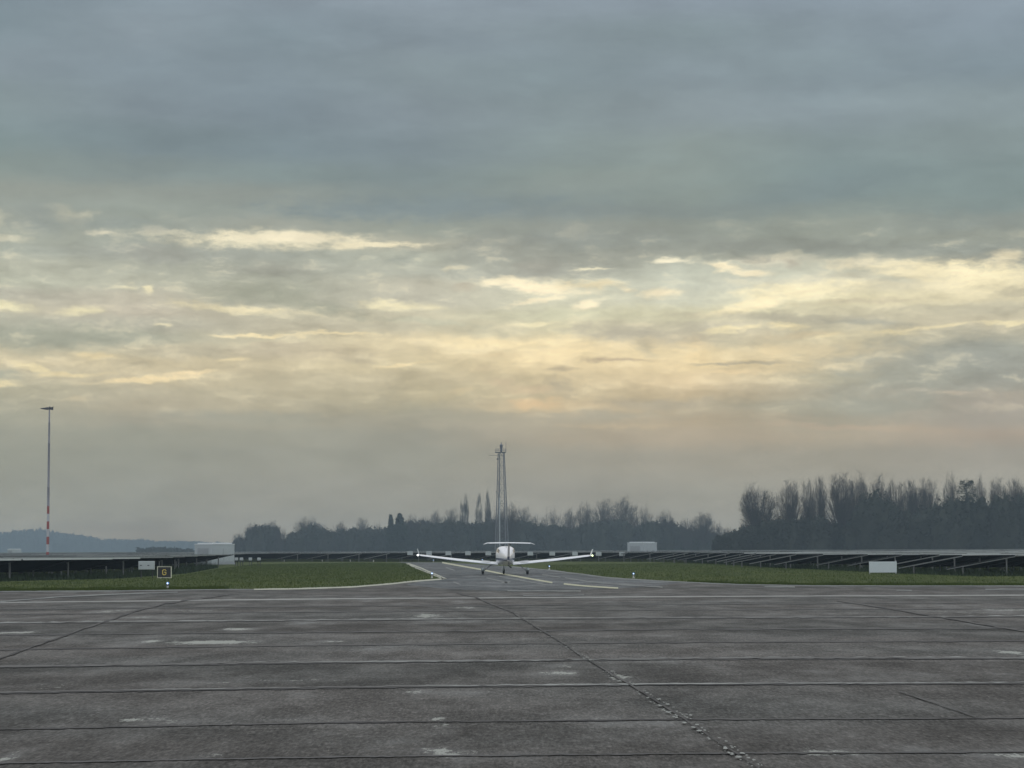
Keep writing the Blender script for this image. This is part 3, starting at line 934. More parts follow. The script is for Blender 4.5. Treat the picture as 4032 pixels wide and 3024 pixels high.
def transformer(x, y, D, wfull, hfull, label, rz=R(-45)):
    root = empty('transformer_cabinet', (px(x, D), D, 0), rz)
    S_ = wfull * D / F / 1.414
    H_ = hfull
    b = MB(); b.box((0, 0, .1), (S_ + .1, S_ + .1, .2)); b.build('plinth', M['cab_grey'], root)
    b = MB(); b.box((0, 0, .2 + (H_ - .45) / 2), (S_, S_, H_ - .45)); b.build('body', M['cab'], root, bevel=.02)
    b = MB(); b.box((0, 0, H_ - .20), (S_ + .06, S_ + .06, .09)); b.box((0, 0, H_ - .09), (S_ * .86, S_ * .86, .13)); b.build('roof', M['cab_roof'], root, bevel=.015)
    # double doors on the right-hand face, louvre on the left-hand face
    for sgn in (-1, 1):
        b = MB(); b.box((sgn * S_ * .235, 0, 0), (S_ * .44, .04, H_ * .62), mi=0)
        d_ = b.build('door', M['cab'], root, bevel=.01)
        d_.location = (0, -S_ / 2 - .021, .28 + H_ * .33)
        b = MB(); b.box((-sgn * S_ * .03 + sgn * S_ * .235, -.04, 0), (S_ * .12, .04, .07)); b.build('handle', M['dark'], d_)
    b = MB()
    b.box((-S_ / 2 - .021, 0, .35 + H_ * .33), (.04, S_ * .62, H_ * .6))
    for i in range(12):
        b.box((-S_ / 2 - .055, 0, .35 + H_ * .33 + (i - 5.5) * H_ * .045), (.03, S_ * .58, .03), ry=R(30))
    b.build('louvre', M['cab_grey'], root)
    return tag(root, label, 'transformer cabinet', 'transformer cabinets in the solar field')


transformer(848, 2219, 262, 157, 2.6, 'grey transformer cabinet with double doors behind the left solar panels', R(45))
transformer(2527, 2203, 400, 116, 2.96, 'pale transformer cabinet standing above the panels right of the aircraft', R(45))
transformer(62, 2200, 640, 55, 2.35, 'tiny hazy white cabinet far off at the left picture edge', R(45))

# white board on the right grass
root = empty('white_board', (px(3471, 142), 142, 0))
b = MB(); b.box((0, 0, hz(2232.5, 142, 3471)), (108 * 142 / F, .10, 43 * 142 / F)); b.build('panel', M['board'], root, bevel=.015)
for sx_ in (-.85, .85):
    b = MB(); b.box((sx_, .085, .4), (.06, .06, .8 if sx_ < 0 else .95)); b.build('post', M['galv'], root)
tag(root, 'blank white board standing low on the right grass before the panels', 'board')

# taxiway sign with the letter G
DS = gp(652, 2279)[1]
root = empty('taxiway_sign', (px(652, DS), DS, 0))
sw, sh = 55.5 * DS / F, 45 * DS / F
b = MB(); b.box((0, .06, .05 + sh / 2), (sw - .02, .16, sh - .02)); b.build('case', M['signframe'], root)
b = MB(); b.box((0, -.03, .05 + sh / 2), (sw - .07, .02, sh - .07)); b.build('face', M['signface'], root)
b = MB()
t_ = .03
for c_, d_ in (((0, -.035, .05 + t_ / 2), (sw, .05, t_)), ((0, -.035, .05 + sh - t_ / 2), (sw, .05, t_)), ((-sw / 2 + t_ / 2, -.035, .05 + sh / 2), (t_, .05, sh - 2 * t_)), ((sw / 2 - t_ / 2, -.035, .05 + sh / 2), (t_, .05, sh - 2 * t_))):
    b.box(c_, d_)
b.build('frame', M['signframe'], root)
b = MB()
gw, gh, gt = .20, .30, .042
cz = .05 + sh / 2
o_ = .05
outer = [(gw/2, gh/2 - o_), (gw/2 - o_, gh/2), (-gw/2 + o_, gh/2), (-gw/2, gh/2 - o_), (-gw/2, -gh/2 + o_), (-gw/2 + o_, -gh/2), (gw/2 - o_, -gh/2), (gw/2, -gh/2 + o_), (gw/2, 0), (0.01, 0)]
for i in range(len(outer) - 1):
    p, q_ = Vector((outer[i][0], outer[i][1])), Vector((outer[i + 1][0], outer[i + 1][1]))
    m_ = (p + q_) / 2
    ang = math.atan2(q_.y - p.y, q_.x - p.x)
    b.box((m_.x, -.045 - .0005 * (i % 2), cz + m_.y), ((q_ - p).length + gt * .8, .012, gt), ry=-ang)
b.build('letter', M['signyellow'], root)
for sx_ in (-.25, .25):
    b = MB(); b.tube([(sx_, .06, 0), (sx_, .06, .06)], .03); b.build('leg', M['galv'], root)
tag(root, 'black taxiway sign with yellow letter G and pale frame on the left grass', 'sign')


# taxiway edge lights
def edge_light(x, y, label, s=1.0, first=[None]):
    X, Y = gp(x, y)
    if first[0] is None:
        root = empty('taxiway_light')
        b = MB(); b.lathe([(.085, 0), (.085, .015), (.05, .03), (.045, .17), (.06, .18)], n=14); b.build('stem', M['stone'], root, smooth=True)
        b = MB(); b.lathe([(.062, .18), (.066, .20), (.062, .245)], n=14); b.build('collar', M['dark'], root, smooth=True)
        b = MB(); b.lathe([(.056, .245), (.060, .28), (.048, .32), (.02, .335)], n=14); dm = b.build('lens', M['lampblue'], root, smooth=True)
        b = MB(); b.lathe([(.012, -.035), (.03, -.01), (.03, .015), (.012, .035)], c=(0, -.055, .275), n=10); b.build('lamp', M['lampcore'], dm, smooth=True)
        first[0] = root
        r_ = root
    else:
        r_ = copy_tree(first[0])
    r_.location = (X, Y, 0)
    r_.scale = (s, s, s)
    tag(r_, label, 'taxiway light', 'blue taxiway edge lights')


edge_light(660, 2321, 'lit blue edge light on the grass below the G sign', .95)
edge_light(1701, 2277, 'blue edge light at the pointed tip of the left grass', 1.0)
edge_light(2494.5, 2277, 'blue edge light on the grass below the right transformer cabinet', .95)
edge_light(2163, 2243, 'blue edge light on the grass under the right wing', 1.0)
edge_light(1899, 2213.5, 'blue edge light showing just above the left wing near the aircraft body', 1.15)
edge_light(1706, 2213.0, 'faint blue edge light beyond the taxiway under the outer left wing', .9)
for x, y, lb in ((1119, 2211, 'short pale marker post on the left grass, leftmost of four'), (1269, 2211, 'short pale marker post, second from left of four'),
                 (1379, 2211, 'short pale marker post, third from left of four'), (1471, 2212, 'short pale marker post nearest the taxiway')):
    X, Y = gp(x, y)
    b = MB(); b.lathe([(.08, 0), (.08, .22), (.05, .27), (.02, .28)], n=10)
    o = b.build('marker_post', M['stone'], smooth=True)
    o.location = (X, Y, 0)
    tag(o, lb, 'marker post', 'marker posts along the left grass')

# ------------------------------------------------------------------ floodlight mast
DM = 287.0
MXX = px(193, DM)
root = empty('floodlight_mast', (MXX, DM, 0))
bt, bh = hz(1550 + 1132 / 2.552, DM, 193), 76.5 / 2.552 * DM / F    # top of the banded part, band height
H_ = hz(1612, DM, 193)
for i in range(8):
    z1_, z0_ = bt - i * bh, bt - (i + 1) * bh
    if z1_ <= 0: break
    z0_ = max(z0_, 0)
    rr = .165 + (bt - z1_) * .004
    b = MB(); b.lathe([(rr + .004, z0_), (rr, z1_)], n=20)
    b.build('pole_band', M['red'] if i % 2 == 0 else M['bandwhite'], root, smooth=True)
b = MB()
z1_ = hz(1550 + 938 / 2.552, DM, 193); z2_ = hz(1550 + 495 / 2.552, DM, 193); z3_ = hz(1550 + 290 / 2.552, DM, 193)
b.lathe([(.163, bt), (.160, z1_ - .12), (.172, z1_ - .1), (.172, z1_), (.145, z1_ + .02), (.140, z2_ - .12), (.152, z2_ - .1), (.152, z2_), (.125, z2_ + .02),
         (.118, z3_ - .1), (.128, z3_ - .08), (.128, z3_), (.098, z3_ + .02), (.085, H_)], n=20)
b.build('pole', M['mast'], root, smooth=True)
b = MB(); b.tube([(-.15, 0, H_ + .02), (.5, 0, H_ + .28)], .035); b.tube([(-.6, 0, H_ + .1), (.62, 0, H_ + .32)], .03); b.lathe([(.11, -.05), (.11, .3), (.04, .38)], c=(0, 0, H_), n=12)
b.build('crossarm', M['towerdark'], root)
for (xx, yy, rz, wd) in ((-.65, -.1, .2, 1.0), (.12, .25, -.3, .5)):
    b = MB()
    b.add([(-wd / 2, -.25, -.06), (wd / 2, -.25, -.22), (wd / 2, .25, -.22), (-wd / 2, .25, -.06), (-wd / 2, -.22, .0), (wd / 2, -.22, .16), (wd / 2, .22, .16), (-wd / 2, .22, .0)],
          [(0, 3, 2, 1), (4, 5, 6, 7), (0, 1, 5, 4), (1, 2, 6, 5), (2, 3, 7, 6), (3, 0, 4, 7)])
    o = b.build('floodlight', M['towerdark'], root, bevel=.02)
    o.location = (xx, yy, H_ + .12)
    o.rotation_euler = (0, 0, rz)
tag(root, 'tall floodlight mast with red and white bands near the foot', 'light mast')

# ------------------------------------------------------------------ beacon tower
DT = 720.0
tx = lambda x: px(x, DT) - px(1975, DT)
tz = lambda y: hz(y, DT)
root = empty('beacon_tower', (px(1975, DT), DT, 0))
ZP = tz(1783)
top = [tx(1963), tx(1969), tx(1983), tx(1987)]
bot = [tx(1950), tx(1959), tx(1992), tx(2003)]
dep = [-.5, 1.2, -1.2, .5]
legs = []
for i in range(4):
    p0_, p1_ = Vector((bot[i], dep[i] * 2.2, 0)), Vector((top[i], dep[i] * .8, ZP))
    legs.append((p0_, p1_))
    b = MB(); b.tube([p0_, p0_.lerp(p1_, .5), p1_], [.18, .16, .14], n=6)
    b.build('leg', M['towerm'], root, smooth=True)
b = MB()
nb = 16
for j in range(nb):
    a_, c_ = j / nb, (j + 1) / nb
    for (i, k) in ((0, 1), (1, 3), (3, 2), (2, 0)):
        pa, pb = legs[i][0].lerp(legs[i][1], a_), legs[k][0].lerp(legs[k][1], c_)
        pc, pd = legs[i][0].lerp(legs[i][1], c_), legs[k][0].lerp(legs[k][1], c_)
        if j % 2: pa, pb = legs[k][0].lerp(legs[k][1], a_), legs[i][0].lerp(legs[i][1], c_)
        b.tube([pa, pb], .05, n=4)
        b.tube([pc, pd], .04, n=4)
b.build('bracing', M['towerm'], root)
# central zigzag stair
b = MB()
n_ = 32
for j in range(n_):
    z0_, z1_ = ZP * j / n_, ZP * (j + 1) / n_
    xa, xb = (tx(1970), tx(1979)) if j % 2 == 0 else (tx(1979), tx(1970))
    b.box(((xa + xb) / 2, 0, (z0_ + z1_) / 2), (math.hypot(xb - xa, z1_ - z0_), .5, .07), ry=-math.atan2(z1_ - z0_, xb - xa))
    b.box((xb, 0, z1_), (.25, .55, .06))
b.build('stair', M['towerm'], root)
b = MB(); b.tube([(tx(1968), -.9, 0), (tx(1968), -.9, tz(1960))], .17, n=8); b.build('riser_pipe', M['towerwhite'], root, smooth=True)
b = MB(); b.tube([(tx(1968), -.9, tz(1960)), (tx(1969), -.6, ZP)], .09, n=8); b.build('riser_pipe', M['towerm'], root, smooth=True)
# platform with railing
PX0, PX1 = tx(1951), tx(1993)
pw = PX1 - PX0
pcx = (PX0 + PX1) / 2
b = MB(); b.box((pcx, 0, ZP + .08), (pw, pw * .8, .22)); b.build('platform', M['towerdark'], root)
b = MB()
zr = tz(1768) - .05
for sx_ in (-1, 1):
    for k in range(5):
        b.tube([(pcx + sx_ * pw * .49, (k - 2) * pw * .19, ZP + .2), (pcx + sx_ * pw * .49, (k - 2) * pw * .19, zr)], .03, n=5)
for sy_ in (-1, 1):
    for k in range(7):
        b.tube([(pcx + (k - 3) * pw * .16, sy_ * pw * .38, ZP + .2), (pcx + (k - 3) * pw * .16, sy_ * pw * .38, zr)], .03, n=5)
for h_ in (zr, (zr + ZP + .2) / 2):
    for sy_ in (-1, 1):
        b.tube([(pcx - pw * .49, sy_ * pw * .38, h_), (pcx + pw * .49, sy_ * pw * .38, h_)], .04, n=5)
    for sx_ in (-1, 1):
        b.tube([(pcx + sx_ * pw * .49, -pw * .38, h_), (pcx + sx_ * pw * .49, pw * .38, h_)], .04, n=5)
b.build('railing', M['towerm'], root)
b = MB(); b.lathe([(.36, ZP + .2), (.33, tz(1766)), (.42, tz(1765)), (.5, tz(1757)), (.5, tz(1754))], c=(0, 0, 0), n=14)
bc = b.build('beacon_housing', M['towerdark'], root, smooth=True)
b = MB(); b.lathe([(.50, tz(1754)), (.60, tz(1753.5)), (.32, tz(1750)), (.14, tz(1748)), (.1, tz(1744)), (.03, tz(1739))], n=14); b.build('cap', M['towerm'], bc, smooth=True)
b = MB(); b.tube([(tx(1994), -.3, ZP), (tx(1994), -.3, tz(1739))], .06, n=6); b.build('whip_antenna', M['towerm'], root)
b = MB(); b.tube([(tx(1930), -.2, tz(1794)), (tx(1986), -.2, tz(1794))], .06, n=6); b.tube([(tx(1930), -.2, tz(1796)), (tx(1930), -.2, tz(1788))], .05, n=5); b.build('side_arm', M['towerm'], root)
b = MB(); b.lathe([(.1, 0), (.32, .12), (.34, .5), (.1, .6)], c=(tx(1961), -.5, tz(1812)), n=10); b.build('drum_antenna', M['towerm'], root, smooth=True)
b = MB(); b.box((tx(1956), -.6, tz(1937)), (.5, .4, .35)); b.build('obstruction_light', M['towerdark'], root)
tag(root, 'slender lattice beacon tower with railed platform behind the aircraft tail', 'tower')

# ------------------------------------------------------------------ light aircraft seen from behind
AX, AY = gp(1989, 2262.3)
ac = empty('light_aircraft', (AX, AY, 0.012))
ac.rotation_euler = (0, R(0.35), R(3.4))

# painted fuselage: white with a dark blue cheat line
fm = bpy.data.materials.new('fuselage_paint')
fm.use_nodes = True
q = G(fm.node_tree)
bb = fm.node_tree.nodes['Principled BSDF']
bb.inputs['Roughness'].default_value = .25
sp_ = q.n('ShaderNodeSeparateXYZ')
fm.node_tree.links.new(obj_uv(q), sp_.inputs[0])
zz = q.m('MULTIPLY_ADD', sp_.outputs[1], -0.02, sp_.outputs[2])
band = q.m('MULTIPLY', q.rng(zz, .96, .975), q.rng(zz, 1.12, 1.105))
band2 = q.m('MULTIPLY', q.rng(zz, .925, .935), q.rng(zz, .96, .95))
cc = q.mix(q.m('MAXIMUM', band, q.m('MULTIPLY', band2, .7)), (.80, .80, .80), (.035, .055, .13))
fm.node_tree.links.new(cc, bb.inputs['Base Color'])

SEC = [(2.62,.98,1.16,.12),(2.45,.86,1.30,.32),(2.0,.74,1.42,.47),(1.4,.66,1.50,.55),(.9,.62,1.60,.59),(.5,.60,1.76,.61),(0,.60,1.87,.62),(-.4,.61,1.885,.615),
       (-.8,.65,1.85,.58),(-1.2,.72,1.72,.50),(-1.7,.80,1.55,.38),(-2.3,.86,1.40,.26),(-3.1,.90,1.28,.17),(-4.0,.93,1.22,.11),(-4.7,.96,1.18,.05)]


def sec_at(y):
    for a_, b_ in zip(SEC[:-1], SEC[1:]):
        if b_[0] <= y <= a_[0]:
            t = (a_[0] - y) / (a_[0] - b_[0])
            t = t
            return [a_[i] + (b_[i] - a_[i]) * t for i in range(1, 4)]


def fpt(y, ang, off=0.0):
    zb, zt, hw = sec_at(y)
    e = 2 / 3.5
    cs, sn = math.cos(ang), math.sin(ang)
    x = (hw + off) * math.copysign(abs(cs) ** e, cs)
    z = (zb + zt) / 2 + ((zt - zb) / 2 + off) * math.copysign(abs(sn) ** e, sn)
    if sn < 0: x *= 1 - .20 * abs(sn) ** 2
    return (x, y, z)


b = MB()
ys = np.concatenate([np.linspace(2.62, 1.4, 8), np.linspace(1.3, -1.7, 20), np.linspace(-1.85, -4.7, 14)])
NS = 32
vs = [fpt(y, 2 * math.pi * k / NS) for y in ys for k in range(NS)]
fs = [(i * NS + k, (i + 1) * NS + k, (i + 1) * NS + (k + 1) % NS, i * NS + (k + 1) % NS) for i in range(len(ys) - 1) for k in range(NS)]
fs += [tuple(range(NS)), tuple((len(ys) - 1) * NS + k for k in range(NS - 1, -1, -1))]
b.add(vs, fs)
b.build('fuselage', fm, ac, smooth=True)


def patch(name, y0, y1, a0, a1, m, parent, off=.006, ny=8, na=8, cut=0.0):
    b = MB()
    vs = [fpt(y0 + (y1 - y0) * i / ny + cut * (j / na), R(a0 + (a1 - a0) * j / na), off) for i in range(ny + 1) for j in range(na + 1)]
    fs = [(i * (na + 1) + j, (i + 1) * (na + 1) + j, (i + 1) * (na + 1) + j + 1, i * (na + 1) + j + 1) for i in range(ny) for j in range(na)]
    b.add(vs, fs)
    return b.build(name, m, parent, smooth=True)


patch('side_window', -.55, -1.25, 12, 38, M['glass'], ac)
patch('side_window', -.55, -1.25, 168, 142, M['glass'], ac)
patch('canopy', .95, -.35, 14, 166, M['glass'], ac, ny=14, na=20)


def foil(b, x, yl, chord, z, th, inc=0.0, n=14, mi=0):
    """airfoil loop at span station x, leading edge yl, returns points"""
    pts = []
    for k in range(n):
        t = 2 * math.pi * k / n
        u = (1 - math.cos(t)) / 2
        prof = 1.5 * (math.sqrt(max(u, 0)) - u * .85) * (1 - u * .15) * .75
        zz_ = th * prof * (1 if t < math.pi else -.65)
        y = yl - u * chord
        pts.append((x, y, z + zz_ - inc * u * chord))
    return pts


def surface(name, stations, m, parent, n=18):
    b = MB()
    vs = []
    for (x, yl, ch, z, th, inc) in stations:
        vs += foil(b, x, yl, ch, z, th, inc, n)
    ns = len(stations)
    flip = stations[-1][0] < stations[0][0]
    fs = []
    for i in range(ns - 1):
        for k in range(n):
            f = (i * n + k, i * n + (k + 1) % n, (i + 1) * n + (k + 1) % n, (i + 1) * n + k)
            fs.append(f if flip else f[::-1])
    e0, e1 = tuple(range(n)), tuple((ns - 1) * n + k for k in range(n))
    fs += [e0[::-1] if flip else e0, e1 if flip else e1[::-1]]
    b.add(vs, fs)
    return b.build(name, m, parent, smooth=True)


M['wingw'] = mat('wing_white', (0.82, 0.85, 0.87), 0.3)
for sg in (-1, 1):
    wg = surface('wing', [(sg * .50, .78, 1.16, .80, .21, .12), (sg * 1.2, .77, 1.13, .825, .205, .12), (sg * 3.3, .70, .98, 1.03, .175, .10), (sg * 5.6, .60, .76, 1.285, .14, .08), (sg * 5.78, .52, .64, 1.30, .09, .05)], M['wingw'], ac)
    surface('flap', [(sg * .68, -.30, .16, .725, .06, .35), (sg * 2.8, -.22, .13, .925, .05, .35)], M['wingw'], wg)
    b = MB(); b.box((sg * 1.3, -.02, .90), (.55, .5, .008), ry=-sg * R(5), rx=R(6)); b.build('wing_walk', mat('wing_walk_grip', (.42, .43, .43), .9), wg)
    # winglet
    b = MB()
    a_ = [(sg * 5.76, .50, 1.28), (sg * 5.76, -.12, 1.25), (sg * 5.88, -.22, 1.70), (sg * 5.88, .02, 1.70)]
    t2 = .028
    vs = [(p[0] - t2, p[1], p[2]) for p in a_] + [(p[0] + t2, p[1], p[2]) for p in a_]
    b.add(vs, [(0, 1, 2, 3), (7, 6, 5, 4), (0, 4, 5, 1), (1, 5, 6, 2), (2, 6, 7, 3), (3, 7, 4, 0)])
    b.build('winglet', M['wingw'], wg, bevel=.01)
    b = MB(); b.lathe([(.012, -.07), (.045, -.04), (.052, 0), (.04, .05)], c=(sg * 5.86, -.12, 1.27), n=10, axis='Y')
    b.build('wingtip_light', M['strobe'] if sg < 0 else M['navgreen'], wg, smooth=True)

# fin, rudder, tailplane
grey = mat('fin_shade_grey', (.42, .41, .41), .35)  # grey stands in for the shade on fin and rudder


def vfoil(name, st, m, parent, n=16):
    b = MB()
    vs = []
    for (z, yl, ch, th) in st:
        for k in range(n):
            t = 2 * math.pi * k / n
            u = (1 - math.cos(t)) / 2
            h_ = th / 2 * 2.0 * (math.sqrt(max(u, 0)) - u)*1.6
            vs.append((h_ * (1 if t < math.pi else -1), yl - u * ch, z))
    fs = [(i * n + k, (i + 1) * n + k, (i + 1) * n + (k + 1) % n, i * n + (k + 1) % n) for i in range(len(st) - 1) for k in range(n)]
    fs += [tuple(range(n)), tuple((len(st) - 1) * n + k for k in range(n - 1, -1, -1))]
    b.add(vs, fs)
    o = b.build(name, m, parent, smooth=True)
    return o


vfoil('fin', [(1.0, -3.2, 1.45, .12), (1.25, -3.45, 1.15, .13), (2.06, -4.0, .55, .11)], grey, ac)
rd = vfoil('rudder', [(.90, 0, .50, .15), (1.3, 0, .47, .16), (2.03, 0, .34, .13)], grey, ac)
rd.location = (0, -4.56, 0)
rd.rotation_euler = (0, 0, R(-17))
rb = vfoil('rudder_stripe', [(.99, .006, .505, .168), (1.10, .006, .505, .171), (1.2, .006, .50, .174)], mat('navy_stripe', (.02, .03, .08), .3), rd)
vfoil('tail_skid', [(.50, -4.75, .16, .05), (.66, -4.4, .42, .06), (.97, -4.0, .7, .06)], M['dark'], ac)
tp = [(-1.66, -4.33, .40, 1.995, .05, .02), (-1.42, -4.18, .60, 2.085, .085, .03), (-.7, -4.1, .70, 2.105, .095, .03), (0, -4.08, .74, 2.11, .10, .03), (.7, -4.1, .70, 2.105, .095, .03), (1.42, -4.18, .60, 2.085, .085, .03), (1.66, -4.33, .40, 1.995, .05, .02)]
surface('tailplane', tp, M['wingw'], ac)
surface('elevator', [(-1.35, -4.785, .12, 2.075, .035, .2), (0, -4.83, .14, 2.10, .04, .2), (1.35, -4.785, .12, 2.075, .035, .2)], M['wingw'], ac)
b = MB(); b.box((0.02, -4.45, 2.03), (.16, .5, .09)); b.build('tail_fairing', M['dark'], ac, bevel=.02)


def wheel(parent, x, y, r, wd):
    b = MB(); b.lathe([(r * .5, -wd / 2), (r * .9, -wd / 2), (r, -wd * .32), (r, wd * .32), (r * .9, wd / 2), (r * .5, wd / 2)], c=(x, y, r), n=24, axis='X')
    ty = b.build('tyre', M['tyre'], parent, smooth=True)
    b = MB(); b.lathe([(r * .52, -wd * .4), (r * .52, wd * .4)], c=(x, y, r), n=16, axis='X'); b.build('rim', M['strut'], ty)


def spat(parent, x, y, wd, m, z0=.15, h=.32, ln=.8):
    b = MB()
    n = 14
    st = [(.45, .02), (.40, .5), (.2, .9), (0, 1.0), (-.25, .85), (-.42, .5), (-.5, .05)]
    vs = []
    for u, k in st:
        for j in range(n):
            t = 2 * math.pi * j / n
            zz_ = z0 + h / 2 + (h / 2) * k * math.sin(t)
            vs.append((x + wd / 2 * k * math.cos(t), y + u * ln, max(zz_, z0 + .02)))
    fs = [(i * n + k, (i + 1) * n + k, (i + 1) * n + (k + 1) % n, i * n + (k + 1) % n) for i in range(len(st) - 1) for k in range(n)]
    fs += [tuple(range(n)), tuple((len(st) - 1) * n + k for k in range(n - 1, -1, -1))]
    b.add(vs, fs)
    b.build('wheel_fairing', m, parent, smooth=True)


for sg in (-1, 1):
    b = MB(); b.tube([(sg * .55, .1, .70), (sg * .97, .05, .62), (sg * 1.20, .02, .42), (sg * 1.37, 0, .27), (sg * 1.5, 0, .21)], [.045, .035, .028, .026, .03], n=8)
    gr = b.build('main_gear_leg', M['strut'], ac, smooth=True)
    spat(gr, sg * 1.5, -.02, .27, M['cab'], .17, .31)
    wheel(gr, sg * 1.5, 0, .19, .155)
b = MB(); b.tube([(0, 1.5, .80), (0, 1.66, .55), (0, 1.72, .36)], [.04, .035, .03], n=8)
gr = b.build('nose_gear_leg', M['cab'], ac, smooth=True)
for sg in (-1, 1):
    spat(gr, sg * .068, 1.70, .09, M['cab'], .15, .30, .55)
wheel(gr, 0, 1.7, .165, .12)
b = MB(); b.lathe([(.14, 0), (.13, .1), (.08, .22), (.01, .3)], c=(0, 2.60, 1.08), n=16, axis='Y'); pr = b.build('propeller', M['cab'], ac, smooth=True)
for k in range(3):
    a_ = R(90 + 120 * k)
    b = MB(); b.box((math.cos(a_) * .5, 2.66, 1.08 + math.sin(a_) * .5), (.82, .03, .11), ry=-a_, rx=R(18)); b.build('blade', M['dark'], pr, bevel=.01)
b = MB(); b.tube([(.14, -.3, .66), (.22, -.7, .58), (.34, -1.0, .46)], .045, n=8); b.build('exhaust_pipe', M['dark'], ac, smooth=True)
b = MB(); b.tube([(0, -1.1, 1.73), (0, -1.25, 2.0)], .012, n=5); b.build('aerial', M['dark'], ac)
tag(ac, 'small white low-wing aeroplane with T-tail taxiing away, lit wingtip lights', 'aeroplane')

# ------------------------------------------------------------------ bare winter trees
def tube_mesh(segs):
    """segs: (n, 8) rows x0 y0 z0 x1 y1 z1 r0 r1 -> 3-sided prisms"""
    s = np.asarray(segs, dtype=np.float64)
    n = len(s)
    d = s[:, 3:6] - s[:, :3]
    d /= np.linalg.norm(d, axis=1, keepdims=True) + 1e-9
    up = np.where(np.abs(d[:, 2:3]) < .9, [[0, 0, 1.0]], [[1.0, 0, 0]])
    e1 = np.cross(d, up)
    e1 /= np.linalg.norm(e1, axis=1, keepdims=True) + 1e-9
    e2 = np.cross(d, e1)
    V = np.zeros((n, 6, 3))
    for k in range(3):
        t = 2 * math.pi * k / 3
        o = e1 * math.cos(t) + e2 * math.sin(t)
        V[:, k] = s[:, :3] + o * s[:, 6:7]
        V[:, 3 + k] = s[:, 3:6] + o * s[:, 7:8]
    Fq = np.array([[0, 1, 4, 3], [1, 2, 5, 4], [2, 0, 3, 5]])
    Fc = (Fq[None] + (np.arange(n) * 6)[:, None, None]).reshape(-1, 4)
    return V.reshape(-1, 3), Fc


